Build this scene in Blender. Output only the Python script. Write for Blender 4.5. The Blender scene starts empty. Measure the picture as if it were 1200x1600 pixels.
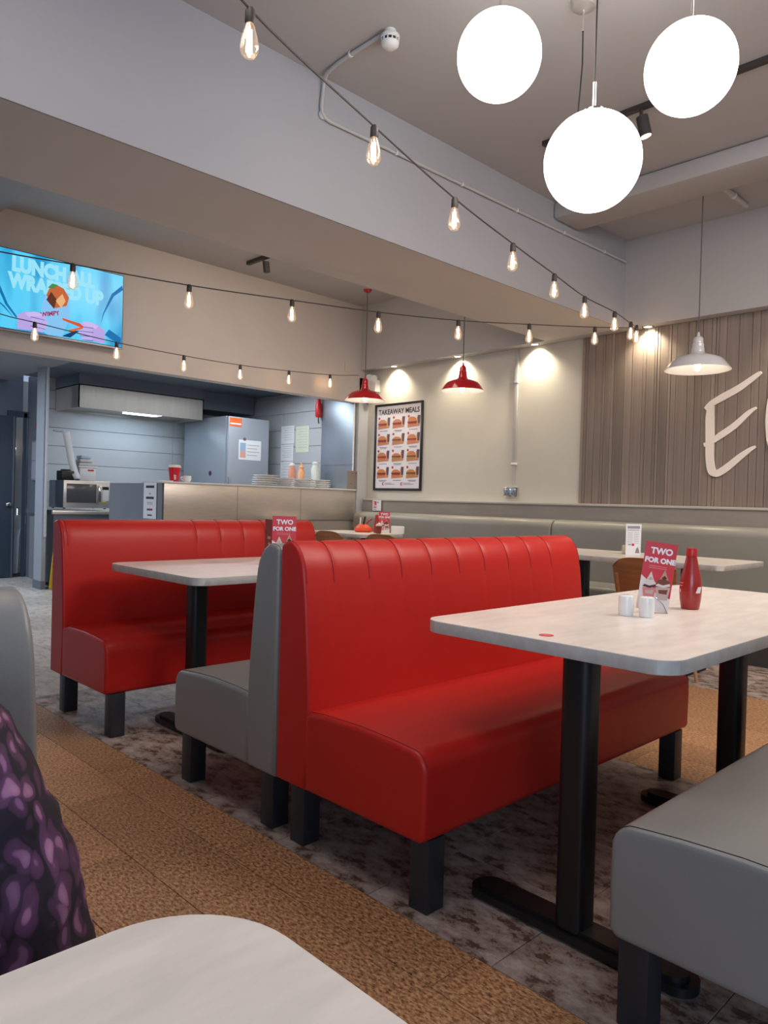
import bpy, bmesh, math, random
from mathutils import Vector, Matrix
random.seed(7)
PI = math.pi
SC = bpy.context.scene
COL = SC.collection

# ---------------------------------------------------------------- camera
YAW, PITCH, ROLL, FPX, CAMH = 0.796195, 0.0133344, -0.0273388, 1165.45, 1.14
cy_, sy_ = math.cos(YAW), math.sin(YAW)
fwd = Vector((cy_*math.cos(PITCH), sy_*math.cos(PITCH), -math.sin(PITCH)))
rgt0 = Vector((sy_, -cy_, 0.0)); dwn0 = fwd.cross(rgt0)
cr, sr = math.cos(ROLL), math.sin(ROLL)
rgt = cr*rgt0 + sr*dwn0; dwn = -sr*rgt0 + cr*dwn0
cam_d = bpy.data.cameras.new('camera'); cam = bpy.data.objects.new('camera', cam_d); COL.objects.link(cam)
Mx = Matrix((rgt, -dwn, -fwd)).transposed().to_4x4(); Mx.translation = Vector((0, 0, CAMH))
cam.matrix_world = Mx
cam_d.sensor_fit = 'VERTICAL'; cam_d.sensor_height = 24.0; cam_d.lens = FPX/1600*24.0
cam_d.clip_start = 0.02; cam_d.clip_end = 100
SC.camera = cam

# ---------------------------------------------------------------- world, big lights, exposure
w = bpy.data.worlds.new('world'); SC.world = w; w.use_nodes = True
w.node_tree.nodes['Background'].inputs[0].default_value = (0.55, 0.70, 1.0, 1)
w.node_tree.nodes['Background'].inputs[1].default_value = 0.55
SC.view_settings.view_transform = 'Standard'; SC.view_settings.look = 'None'
SC.view_settings.gamma = 1.0; SC.view_settings.exposure = 0.10; SC.view_settings.use_curve_mapping = False

def area(name, loc, target, sx, sy, energy, color):
    l = bpy.data.lights.new(name, 'AREA'); l.shape = 'RECTANGLE'; l.size = sx; l.size_y = sy; l.energy = energy; l.color = color
    o = bpy.data.objects.new(name, l); COL.objects.link(o); o.location = loc
    o.rotation_euler = (Vector(target)-Vector(loc)).to_track_quat('-Z', 'Y').to_euler(); return o
area('window_daylight', (-2.7, -2.3, 1.9), (1.6, 2.6, 1.0), 3.4, 1.9, 135, (0.56, 0.76, 1.0))
area('kitchen_strip_light', (5.0, 7.9, 2.60), (5.0, 7.7, 0), 1.8, 0.6, 30, (0.86, 0.94, 1.0))
area('passage_fill_light', (1.4, 9.0, 2.6), (1.4, 9.0, 0), 0.9, 0.3, 70, (0.75, 0.87, 1.0))  # added fill, no fitting here; brightens the far floor
area('counter_fill_light', (4.2, 5.4, 3.5), (4.5, 7.0, 0.6), 2.2, 1.0, 30, (1.0, 0.86, 0.72))  # added fill without a fitting, tilted to brighten counter front and plates
area('seating_fill_light', (4.3, -0.2, 3.4), (4.5, 0.6, 0), 2.6, 1.6, 110, (1.0, 0.88, 0.78))  # unseen fill lamp added to lift the right-hand seating side

area('aisle_fill_light', (0.7, 1.7, 3.5), (0.7, 1.7, 0), 1.0, 1.8, 20, (1.0, 0.86, 0.76))  # extra warm fill added over the aisle for floor and bench sides

# ---------------------------------------------------------------- materials
MATS = {}
def srgb(r, g, b):
    f = lambda c: (c/255/12.92) if c/255 <= 0.04045 else ((c/255+0.055)/1.055)**2.4
    return (f(r), f(g), f(b), 1)
def mat(name, col, rough=0.5, metal=0.0, bump=0.0, bscale=60.0, var=0.0, vscale=3.0, emit=None, estr=0.0, spec=0.5, aniso=0.0, coat=0.0, objvar=0.0, stretch=None):
    if name in MATS: return MATS[name]
    m = bpy.data.materials.new(name); m.use_nodes = True; nt = m.node_tree; n = nt.nodes; L = nt.links
    p = n['Principled BSDF']
    p.inputs['Base Color'].default_value = col; p.inputs['Roughness'].default_value = rough; p.inputs['Metallic'].default_value = metal
    p.inputs['Specular IOR Level'].default_value = spec; p.inputs['Coat Weight'].default_value = coat
    if aniso: p.inputs['Anisotropic'].default_value = aniso
    tc = n.new('ShaderNodeTexCoord'); src = tc.outputs['Object']
    if stretch:
        mp = n.new('ShaderNodeMapping'); mp.inputs['Scale'].default_value = stretch; L.new(src, mp.inputs[0]); src = mp.outputs[0]
    cur = None
    if var or objvar or True:
        no = n.new('ShaderNodeTexNoise'); no.inputs['Scale'].default_value = vscale; no.inputs['Detail'].default_value = 5; L.new(src, no.inputs['Vector'])
        mr = n.new('ShaderNodeMapRange'); mr.inputs['From Min'].default_value = 0.3; mr.inputs['From Max'].default_value = 0.7
        v = max(var, 0.02); mr.inputs['To Min'].default_value = 1-v; mr.inputs['To Max'].default_value = 1+v; L.new(no.outputs['Fac'], mr.inputs['Value'])
        fac = mr.outputs[0]
        if objvar:
            oi = n.new('ShaderNodeObjectInfo'); m2 = n.new('ShaderNodeMapRange'); m2.inputs['To Min'].default_value = 1-objvar; m2.inputs['To Max'].default_value = 1+objvar
            L.new(oi.outputs['Random'], m2.inputs['Value']); mm = n.new('ShaderNodeMath'); mm.operation = 'MULTIPLY'; L.new(fac, mm.inputs[0]); L.new(m2.outputs[0], mm.inputs[1]); fac = mm.outputs[0]
        vm = n.new('ShaderNodeVectorMath'); vm.operation = 'SCALE'; vm.inputs[0].default_value = col[:3]; L.new(fac, vm.inputs['Scale']); L.new(vm.outputs[0], p.inputs['Base Color'])
    if bump:
        nb = n.new('ShaderNodeTexNoise'); nb.inputs['Scale'].default_value = bscale; nb.inputs['Detail'].default_value = 3; L.new(src, nb.inputs['Vector'])
        b = n.new('ShaderNodeBump'); b.inputs['Strength'].default_value = bump; b.inputs['Distance'].default_value = 0.002; L.new(nb.outputs['Fac'], b.inputs['Height']); L.new(b.outputs[0], p.inputs['Normal'])
    if emit is not None:
        p.inputs['Emission Color'].default_value = emit; p.inputs['Emission Strength'].default_value = estr
    MATS[name] = m; return m

RED = mat('red_leather', (0.50, 0.015, 0.010, 1), 0.40, spec=0.38, bump=0.10, bscale=240, var=0.05, vscale=2)
REDSTITCH = mat('red_stitch', (0.20, 0.008, 0.006, 1), 0.7)
GREY = mat('grey_leather', (0.23, 0.225, 0.215, 1), 0.36, bump=0.10, bscale=240, var=0.05, vscale=2)
GREYSTITCH = mat('grey_stitch', (0.03, 0.03, 0.03, 1), 0.7)
BANQ = mat('banquette_leather', (0.27, 0.255, 0.22, 1), 0.36, bump=0.12, bscale=160, var=0.06, vscale=2)
DLEG = mat('dark_leg', (0.022, 0.024, 0.030, 1), 0.42)
BLACK = mat('black_metal', (0.008, 0.008, 0.009, 1), 0.38)
LAM = mat('pale_laminate', (0.80, 0.725, 0.66, 1), 0.30, var=0.09, vscale=7, stretch=(1, 4, 1))
LAMEDGE = mat('laminate_edge', (0.56, 0.52, 0.48, 1), 0.42, var=0.10, vscale=25)
PAINT = mat('wall_paint', (0.56, 0.50, 0.46, 1), 0.75, bump=0.06, bscale=40, var=0.02)
PAINT2 = mat('menu_wall_paint', (0.62, 0.585, 0.51, 1), 0.75, bump=0.06, bscale=40, var=0.02)
CEIL = mat('ceiling_paint', (0.45, 0.43, 0.425, 1), 0.85, bump=0.08, bscale=25, var=0.025, vscale=1.2)
SOFF = mat('soffit_paint', (0.62, 0.59, 0.565, 1), 0.85, var=0.02, vscale=1.2)
BEAM = mat('beam_paint', (0.40, 0.395, 0.42, 1), 0.8, bump=0.05, bscale=30, var=0.02, vscale=1.2)
DARKP = mat('dark_bulkhead', (0.12, 0.145, 0.18, 1), 0.6)
BLUEDK = mat('blue_grey_paint', (0.16, 0.18, 0.215, 1), 0.6)
KTILE = mat('kitchen_cladding', (0.46, 0.47, 0.49, 1), 0.35, objvar=0.03)
STEEL = mat('brushed_steel', (0.68, 0.63, 0.57, 1), 0.34, metal=0.72, bump=0.05, bscale=90, var=0.06, vscale=6, stretch=(1, 1, 12))
STEELD = mat('dull_steel', (0.36, 0.38, 0.42, 1), 0.42, metal=0.9, var=0.06, vscale=4)
WHITE = mat('white_plastic', (0.78, 0.76, 0.74, 1), 0.4)
CERAM = mat('white_ceramic', (0.88, 0.86, 0.83, 1), 0.22, coat=0.3)
PAPER = mat('paper', (0.78, 0.78, 0.80, 1), 0.8)
INK = mat('dark_ink', (0.03, 0.03, 0.04, 1), 0.7)
GREYINK = mat('grey_ink', (0.28, 0.28, 0.32, 1), 0.7)
REDP = mat('red_print', (0.62, 0.03, 0.045, 1), 0.35)
REDGL = mat('red_enamel', (0.48, 0.012, 0.016, 1), 0.14, coat=0.5)
WHGL = mat('white_enamel', (0.56, 0.55, 0.56, 1), 0.18, coat=0.4)
CHROME = mat('chrome', (0.75, 0.73, 0.70, 1), 0.12, metal=1.0)
WOODC = mat('chair_plywood', (0.32, 0.115, 0.040, 1), 0.38, var=0.22, vscale=4, stretch=(1, 1, 9))
WOODE = mat('plywood_edge', (0.45, 0.24, 0.12, 1), 0.5, var=0.1)
CONDUIT = mat('painted_conduit', (0.50, 0.485, 0.47, 1), 0.45)
PIPED = mat('grey_conduit', (0.30, 0.29, 0.29, 1), 0.45)
SIGNW = mat('sign_letter', (0.86, 0.76, 0.68, 1), 0.5)
SKIN = mat('skin', (0.55, 0.32, 0.22, 1), 0.5)
HAIR = mat('brown_hair', (0.06, 0.035, 0.02, 1), 0.55, var=0.3, vscale=30, stretch=(8, 8, 1))
TROUSER = mat('dark_trousers', (0.03, 0.03, 0.045, 1), 0.85)
LEDGE = mat('ledge_laminate', (0.30, 0.265, 0.235, 1), 0.5, var=0.08, vscale=3, stretch=(1, 1, 5))
YEL = mat('yellow_plastic', (0.75, 0.50, 0.02, 1), 0.4)
SAUCE = mat('ketchup_red', (0.36, 0.022, 0.018, 1), 0.30, coat=0.2)
SAUCECAP = mat('bottle_cap_red', (0.52, 0.02, 0.018, 1), 0.32)
GLOBE = mat('globe_glass', (0.9, 0.88, 0.85, 1), 0.3, emit=(1.0, 0.955, 0.90, 1), estr=10.3)
BULB_E = mat('pendant_bulb_light', (1, 0.9, 0.8, 1), 0.4, emit=(1.0, 0.84, 0.64, 1), estr=7)
FIL = mat('glowing_filament', (1, 0.7, 0.4, 1), 0.4, emit=(1.0, 0.74, 0.46, 1), estr=26)
DLIGHT = mat('downlight_lens', (1, 0.95, 0.85, 1), 0.4, emit=(1.0, 0.88, 0.70, 1), estr=8)
HOODL = mat('hood_lamp_lens', (0.8, 0.9, 1, 1), 0.4, emit=(0.72, 0.90, 1.0, 1), estr=5)

def wood_floor():
    m = bpy.data.materials.new('cork_wood_floor'); m.use_nodes = True; nt = m.node_tree; n = nt.nodes; L = nt.links; p = n['Principled BSDF']
    tc = n.new('ShaderNodeTexCoord'); mp = n.new('ShaderNodeMapping'); mp.inputs['Scale'].default_value = (2.2, 1, 1); L.new(tc.outputs['Object'], mp.inputs[0])
    a = n.new('ShaderNodeTexNoise'); a.inputs['Scale'].default_value = 58; a.inputs['Detail'].default_value = 5; a.inputs['Roughness'].default_value = 0.7; L.new(mp.outputs[0], a.inputs['Vector'])
    c = n.new('ShaderNodeValToRGB'); c.color_ramp.elements[0].position = 0.36; c.color_ramp.elements[0].color = (0.13, 0.055, 0.024, 1)
    c.color_ramp.elements[1].position = 0.66; c.color_ramp.elements[1].color = (0.66, 0.40, 0.20, 1); e = c.color_ramp.elements.new(0.5); e.color = (0.42, 0.215, 0.10, 1)
    L.new(a.outputs['Fac'], c.inputs[0])
    oi = n.new('ShaderNodeObjectInfo'); mr = n.new('ShaderNodeMapRange'); mr.inputs['To Min'].default_value = 0.84; mr.inputs['To Max'].default_value = 1.14; L.new(oi.outputs['Random'], mr.inputs['Value'])
    vm = n.new('ShaderNodeVectorMath'); vm.operation = 'SCALE'; L.new(c.outputs[0], vm.inputs[0]); L.new(mr.outputs[0], vm.inputs['Scale']); L.new(vm.outputs[0], p.inputs['Base Color'])
    p.inputs['Roughness'].default_value = 0.42
    b = n.new('ShaderNodeBump'); b.inputs['Strength'].default_value = 0.25; b.inputs['Distance'].default_value = 0.001; L.new(a.outputs['Fac'], b.inputs['Height']); L.new(b.outputs[0], p.inputs['Normal'])
    return m
def stone_floor(name, lo, hi, mid):
    m = bpy.data.materials.new(name); m.use_nodes = True; nt = m.node_tree; n = nt.nodes; L = nt.links; p = n['Principled BSDF']
    tc = n.new('ShaderNodeTexCoord'); mp = n.new('ShaderNodeMapping'); mp.inputs['Scale'].default_value = (1.6, 1, 1); L.new(tc.outputs['Object'], mp.inputs[0])
    a = n.new('ShaderNodeTexNoise'); a.inputs['Scale'].default_value = 9; a.inputs['Detail'].default_value = 8; a.inputs['Roughness'].default_value = 0.72; L.new(mp.outputs[0], a.inputs['Vector'])
    c = n.new('ShaderNodeValToRGB'); c.color_ramp.elements[0].position = 0.42; c.color_ramp.elements[0].color = lo
    c.color_ramp.elements[1].position = 0.62; c.color_ramp.elements[1].color = hi; e = c.color_ramp.elements.new(0.46); e.color = mid
    L.new(a.outputs['Fac'], c.inputs[0])
    oi = n.new('ShaderNodeObjectInfo'); mr = n.new('ShaderNodeMapRange'); mr.inputs['To Min'].default_value = 0.85; mr.inputs['To Max'].default_value = 1.12; L.new(oi.outputs['Random'], mr.inputs['Value'])
    vm = n.new('ShaderNodeVectorMath'); vm.operation = 'SCALE'; L.new(c.outputs[0], vm.inputs[0]); L.new(mr.outputs[0], vm.inputs['Scale']); L.new(vm.outputs[0], p.inputs['Base Color'])
    p.inputs['Roughness'].default_value = 0.40
    b = n.new('ShaderNodeBump'); b.inputs['Strength'].default_value = 0.2; b.inputs['Distance'].default_value = 0.001; L.new(a.outputs['Fac'], b.inputs['Height']); L.new(b.outputs[0], p.inputs['Normal'])
    return m
CORK = wood_floor()
STONE = stone_floor('mottled_stone_vinyl', (0.10, 0.062, 0.045, 1), (0.46, 0.39, 0.35, 1), (0.27, 0.195, 0.162, 1))
STONE2 = stone_floor('pale_stone_vinyl', (0.40, 0.36, 0.33, 1), (0.68, 0.63, 0.59, 1), (0.54, 0.50, 0.46, 1))
def slat_mat():
    m = mat('slat_wood', (0.25, 0.195, 0.160, 1), 0.55, var=0.20, vscale=1.3, objvar=0.20, stretch=(20, 20, 0.5), bump=0.2, bscale=14); return m
SLAT = slat_mat()
def blouse_mat():
    m = bpy.data.materials.new('purple_blouse'); m.use_nodes = True; nt = m.node_tree; n = nt.nodes; L = nt.links; p = n['Principled BSDF']
    tc = n.new('ShaderNodeTexCoord'); no = n.new('ShaderNodeTexNoise'); no.inputs['Scale'].default_value = 14; no.inputs['Detail'].default_value = 2; L.new(tc.outputs['Object'], no.inputs['Vector'])
    mx = n.new('ShaderNodeVectorMath'); mx.operation = 'MULTIPLY_ADD'; mx.inputs[1].default_value = (0.07, 0.07, 0.07); L.new(no.outputs['Color'], mx.inputs[0]); L.new(tc.outputs['Object'], mx.inputs[2])
    mp = n.new('ShaderNodeMapping'); mp.inputs['Scale'].default_value = (46, 46, 20); L.new(mx.outputs[0], mp.inputs[0])
    v = n.new('ShaderNodeTexVoronoi'); v.inputs['Scale'].default_value = 1.0; L.new(mp.outputs[0], v.inputs['Vector'])
    c = n.new('ShaderNodeValToRGB'); cr_ = c.color_ramp; cr_.elements[0].position = 0.0; cr_.elements[0].color = (0.52, 0.27, 0.38, 1); cr_.elements[1].position = 0.80; cr_.elements[1].color = (0.014, 0.006, 0.018, 1)
    e = cr_.elements.new(0.30); e.color = (0.36, 0.15, 0.29, 1); e = cr_.elements.new(0.35); e.color = (0.13, 0.045, 0.11, 1); e = cr_.elements.new(0.52); e.color = (0.09, 0.03, 0.08, 1); e = cr_.elements.new(0.58); e.color = (0.02, 0.008, 0.022, 1)
    L.new(v.outputs['Distance'], c.inputs[0])
    hs = n.new('ShaderNodeMixRGB'); hs.blend_type = 'MULTIPLY'; hs.inputs[0].default_value = 0.75; rr = n.new('ShaderNodeValToRGB'); rr.color_ramp.elements[0].color = (0.2, 0.16, 0.28, 1); rr.color_ramp.elements[1].color = (1, 0.95, 0.95, 1)
    sp = n.new('ShaderNodeSeparateColor'); L.new(v.outputs['Color'], sp.inputs[0]); L.new(sp.outputs[0], rr.inputs[0]); L.new(c.outputs[0], hs.inputs[1]); L.new(rr.outputs[0], hs.inputs[2]); L.new(hs.outputs[0], p.inputs['Base Color'])
    p.inputs['Roughness'].default_value = 0.8; return m
BLOUSE = blouse_mat()
def bulb_glass():
    m = bpy.data.materials.new('amber_bulb_glass'); m.use_nodes = True; nt = m.node_tree; n = nt.nodes; L = nt.links
    for x in list(n): n.remove(x)
    o = n.new('ShaderNodeOutputMaterial'); t = n.new('ShaderNodeBsdfTransparent'); t.inputs[0].default_value = (1, 0.93, 0.84, 1)
    g = n.new('ShaderNodeBsdfGlossy'); g.inputs['Roughness'].default_value = 0.08; e = n.new('ShaderNodeEmission'); e.inputs[0].default_value = (1, 0.66, 0.42, 1); e.inputs[1].default_value = 0.16
    lw = n.new('ShaderNodeLayerWeight'); lw.inputs[0].default_value = 0.35
    mx = n.new('ShaderNodeMixShader'); L.new(lw.outputs['Facing'], mx.inputs[0]); L.new(t.outputs[0], mx.inputs[1]); L.new(g.outputs[0], mx.inputs[2])
    ad = n.new('ShaderNodeAddShader'); L.new(mx.outputs[0], ad.inputs[0]); L.new(e.outputs[0], ad.inputs[1]); L.new(ad.outputs[0], o.inputs[0]); return m
BGLASS = bulb_glass()
def emis(name, rgb, s=1.0):
    if name in MATS: return MATS[name]
    m = bpy.data.materials.new(name); m.use_nodes = True; p = m.node_tree.nodes['Principled BSDF']
    p.inputs['Base Color'].default_value = (0, 0, 0, 1); p.inputs['Roughness'].default_value = 0.3; p.inputs['Specular IOR Level'].default_value = 0.1
    p.inputs['Emission Color'].default_value = srgb(*rgb); p.inputs['Emission Strength'].default_value = s; MATS[name] = m; return m
def flat(name, rgb, r=0.6): return mat(name, srgb(*rgb), r)

# ---------------------------------------------------------------- mesh helpers
class MB:
    def __init__(s): s.bm = bmesh.new()
    def box(s, x0, y0, z0, x1, y1, z1, bev=0.0, seg=2):
        g = bmesh.new(); bmesh.ops.create_cube(g, size=1)
        for v in g.verts: v.co = Vector(((x0+x1)/2+v.co.x*(x1-x0), (y0+y1)/2+v.co.y*(y1-y0), (z0+z1)/2+v.co.z*(z1-z0)))
        if bev: bmesh.ops.bevel(g, geom=g.edges[:], offset=bev, segments=seg, affect='EDGES', profile=0.5)
        return s.merge(g)
    def merge(s, g, M=None):
        if M is not None: bmesh.ops.transform(g, matrix=M, verts=g.verts[:])
        me = bpy.data.meshes.new('tmp'); g.to_mesh(me); g.free(); s.bm.from_mesh(me); bpy.data.meshes.remove(me); return s
    def cyl(s, p0, p1, r0, r1=None, seg=20, cap=True):
        r1 = r0 if r1 is None else r1; p0 = Vector(p0); p1 = Vector(p1); d = p1-p0
        g = bmesh.new(); bmesh.ops.create_cone(g, cap_ends=cap, segments=seg, radius1=r0, radius2=r1, depth=d.length)
        M = Matrix.Translation((p0+p1)/2) @ d.to_track_quat('Z', 'Y').to_matrix().to_4x4(); return s.merge(g, M)
    def lathe(s, prof, loc=(0, 0, 0), seg=32, axis=None):
        g = bmesh.new(); rings = []
        for r, z in prof:
            if r < 1e-5: rings.append([g.verts.new((0, 0, z))])
            else: rings.append([g.verts.new((r*math.cos(2*PI*i/seg), r*math.sin(2*PI*i/seg), z)) for i in range(seg)])
        for a, b in zip(rings, rings[1:]):
            for i in range(seg):
                j = (i+1) % seg
                if len(a) == 1 and len(b) == 1: continue
                if len(a) == 1: g.faces.new((a[0], b[j], b[i]))
                elif len(b) == 1: g.faces.new((a[i], a[j], b[0]))
                else: g.faces.new((a[i], a[j], b[j], b[i]))
        bmesh.ops.recalc_face_normals(g, faces=g.faces[:])
        M = Matrix.Translation(loc)
        if axis is not None: M = M @ Vector(axis).to_track_quat('Z', 'Y').to_matrix().to_4x4()
        return s.merge(g, M)
    def tube(s, pts, r, seg=8):
        pts = [Vector(p) for p in pts]; g = bmesh.new(); prev = None; up = Vector((0, 0, 1))
        ts = []
        for i in range(len(pts)):
            t = (pts[min(i+1, len(pts)-1)]-pts[max(i-1, 0)]).normalized(); ts.append(t)
        ref = up if abs(ts[0].z) < 0.95 else Vector((1, 0, 0)); u = ts[0].cross(ref).normalized(); rings = []
        for p, t in zip(pts, ts):
            u = (u - t*u.dot(t)).normalized(); v = t.cross(u)
            rings.append([g.verts.new(p+r*(math.cos(2*PI*k/seg)*u+math.sin(2*PI*k/seg)*v)) for k in range(seg)])
        for a, b in zip(rings, rings[1:]):
            for k in range(seg): g.faces.new((a[k], a[(k+1) % seg], b[(k+1) % seg], b[k]))
        g.faces.new(rings[0]); g.faces.new(rings[-1][::-1]); bmesh.ops.recalc_face_normals(g, faces=g.faces[:]); return s.merge(g)
    def prism(s, pts, d, M=None):       # 2D polygon in xy, extruded along +z by d
        g = bmesh.new(); b = [g.verts.new((x, y, 0)) for x, y in pts]; t = [g.verts.new((x, y, d)) for x, y in pts]
        g.faces.new(b[::-1]); g.faces.new(t); n = len(pts)
        for i in range(n): g.faces.new((b[i], b[(i+1) % n], t[(i+1) % n], t[i]))
        bmesh.ops.recalc_face_normals(g, faces=g.faces[:]); return s.merge(g, M)
    def build(s, name, m, parent=None, smooth=True, angle=40):
        me = bpy.data.meshes.new(name); s.bm.to_mesh(me); s.bm.free(); me.materials.append(m)
        if smooth:
            me.polygons.foreach_set('use_smooth', [True]*len(me.polygons)); me.set_sharp_from_angle(angle=math.radians(angle))
        o = bpy.data.objects.new(name, me); COL.objects.link(o)
        if parent is not None: o.parent = parent
        return o
def tag(o, label=None, cat=None, group=None, kind=None):
    if label: o['label'] = label
    if cat: o['category'] = cat
    if group: o['group'] = group
    if kind: o['kind'] = kind
    return o
def thing(name, label, cat, loc=(0, 0, 0), rz=0.0, group=None):
    o = bpy.data.objects.new(name, None); o.empty_display_size = 0.1; COL.objects.link(o); o.location = loc; o.rotation_euler = (0, 0, rz)
    return tag(o, label, cat, group)
def dup(root, loc, rz=0.0, label=None):
    def rec(o, par):
        c = o.copy(); COL.objects.link(c)
        if par is not None: c.parent = par
        for ch in kids.get(o.name, []): rec(ch, c)
        return c
    kids = {}
    for o in bpy.data.objects:
        if o.parent: kids.setdefault(o.parent.name, []).append(o)
    c = rec(root, None); c.location = loc; c.rotation_euler = (0, 0, rz)
    if label: c['label'] = label
    return c
def struct(name, x0, y0, z0, x1, y1, z1, m, parent=None, bev=0):
    o = MB().box(x0, y0, z0, x1, y1, z1, bev).build(name, m, parent, smooth=bool(bev))
    if parent is None: o['kind'] = 'structure'
    return o
def rrect(w, h, r, seg=8):
    pts = []
    for cx, cy, a in ((w/2-r, h/2-r, 0), (-w/2+r, h/2-r, 90), (-w/2+r, -h/2+r, 180), (w/2-r, -h/2+r, 270)):
        for i in range(seg+1):
            t = math.radians(a+90*i/seg); pts.append((cx+r*math.cos(t), cy+r*math.sin(t)))
    return pts
def ell(cx, cy, rx, ry, n=16, a0=0, a1=360):
    return [(cx+rx*math.cos(math.radians(a0+(a1-a0)*i/(n if a1-a0 < 360 else n))), cy+ry*math.sin(math.radians(a0+(a1-a0)*i/n))) for i in range(n+(1 if a1-a0 < 360 else 0))]
def text_bm(txt, size, bold=0.0, ext=0.0005, align='CENTER', sx=1.0, spacing=1.0, shear=0.0):
    c = bpy.data.curves.new('txt', 'FONT'); c.body = txt; c.size = size; c.extrude = ext; c.offset = bold; c.align_x = align; c.space_line = spacing; c.resolution_u = 3; c.shear = shear
    o = bpy.data.objects.new('txt', c); COL.objects.link(o); bpy.context.view_layer.update()
    me = bpy.data.meshes.new_from_object(o.evaluated_get(bpy.context.evaluated_depsgraph_get()))
    bpy.data.objects.remove(o); bpy.data.curves.remove(c)
    b = MB(); b.bm.from_mesh(me); bpy.data.meshes.remove(me)
    if sx != 1.0: bmesh.ops.scale(b.bm, vec=(sx, 1, 1), verts=b.bm.verts[:])
    return b
def frame(origin, right, up):            # matrix: local x -> right, y -> up, z -> toward viewer
    r = Vector(right).normalized(); u = Vector(up).normalized(); n = r.cross(u); M = Matrix((r, u, n)).transposed().to_4x4(); M.translation = Vector(origin); return M
def put(o, M): o.matrix_local = M; return o
def xform(mb, M): bmesh.ops.transform(mb.bm, matrix=M, verts=mb.bm.verts[:]); return mb

# ================================================================ STRUCTURE
YK, XM, ZC, ZS, YB, XU = 7.0, 6.52, 3.60, 2.80, 3.43, 6.37
floor = struct('floor', -3.5, -3.2, -0.12, 7.2, 11.2, -0.008, mat('floor_bed', (0.06, 0.05, 0.045, 1), 0.8))
def tiles(name, x0, x1, y0, y1, wx, wy, m, stag=0.0, off=0.0):
    gap = 0.0022; cache = {}; c = 0; x = x0
    while x < x1-0.01:
        xe = min(x+wx, x1); y = y0+off-(stag*c % wy)
        while y < y1-0.01:
            a, b = max(y, y0), min(y+wy, y1)
            if b-a > 0.03:
                key = (round(xe-x, 3), round(b-a, 3))
                cx, cyy = (x+xe)/2, (a+b)/2
                if key not in cache:
                    hx, hy = key[0]/2-gap/2, key[1]/2-gap/2
                    o = MB().box(-hx, -hy, -0.008, hx, hy, 0, 0.0008, 1).build(name, m, floor, smooth=False); cache[key] = o
                else:
                    o = cache[key].copy(); COL.objects.link(o)
                o.location = (cx, cyy, 0)
            y += wy
        x += wx; c += 1
tiles('cork_plank', 1.49-0.17-0.235*6, 1.32, -0.6, 4.3, 0.235, 0.90, CORK, stag=0.42, off=0.02)
tiles('cork_plank', 1.32, 1.49, -0.6, 4.3, 0.17, 0.90, CORK, off=-0.05)
tiles('cork_plank', 3.14, 4.84, -0.6, 5.2, 0.243, 1.1, CORK, stag=0.42)
tiles('stone_tile', 1.49, 3.14, -0.6, 4.3, 0.4125, 0.45, STONE, off=-0.1)
tiles('stone_tile', 4.84, 6.49, -0.6, 5.2, 0.55, 0.60, STONE)
tiles('stone_tile', -0.1, 3.14, 4.3, 10.6, 0.54, 0.70, STONE2)
tiles('stone_tile', 3.14, 6.49, 5.2, 7.0, 0.56, 0.60, STONE2)
tiles('stone_tile', 3.14, 3.7, 7.0, 10.6, 0.56, 0.72, STONE2)

struct('ceiling', -3.5, -3.2, ZC, 7.2, 7.2, ZC+0.12, CEIL)
struct('wall_right', XM, -3.2, 0, XM+0.16, YK, ZC, PAINT2)
struct('trim_1', XU, -3.2, ZS, XM, YK, ZC, CEIL)                       # bulkhead that carries the downlights
struct('wall_back', -3.5, YK, 2.385, XM+0.16, YK+0.14, ZC, mat('tv_wall_paint', (0.57, 0.52, 0.49, 1), 0.75, bump=0.06, bscale=40, var=0.02))
struct('trim_2', -3.5, YB, ZS, XU, YB+0.84, ZC, SOFF)                  # downstand with soffit
o = struct('trim_3', -3.5, YB-0.012, ZS-0.001, XU, YB, ZC, BEAM)       # its front face, blue of the daylight mixed into its colour
struct('trim_4', -3.5, YB+0.84, ZC-0.05, 2.11, YK, ZC, BEAM)                # left end of the ceiling recess
struct('trim_5', 5.16, -3.2, 3.46, 5.54, YB-0.012, ZC, CEIL, bev=0.03)  # rounded downstand beam
struct('trim_6', XM-0.10, -3.2, 0, XM, YK-0.05, 1.155, LEDGE)          # panelled ledge behind the banquette
struct('trim_7', XM-0.115, -3.2, 1.155, XM, YK-0.05, 1.178, mat('ledge_cap', (0.52, 0.48, 0.43, 1), 0.4), bev=0.004)
struct('wall_left', -3.62, -3.2, 0, -3.5, 10.8, ZC, PAINT)
# shopfront behind the camera
struct('wall_front', -3.5, -3.34, 0, 7.0, -3.2, 0.5, PAINT)
struct('trim_8', -3.5, -3.34, 2.9, 7.0, -3.2, ZC, PAINT)
struct('trim_9', 4.5, -3.34, 0.5, 7.0, -3.2, 2.9, PAINT)
wf = MB()
for x in (-3.5, -1.5, 0.5, 2.5, 4.45): wf.box(x, -3.30, 0.5, x+0.06, -3.22, 2.9)
wf.build('window_1', BLACK, smooth=False)['kind'] = 'structure'
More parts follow.
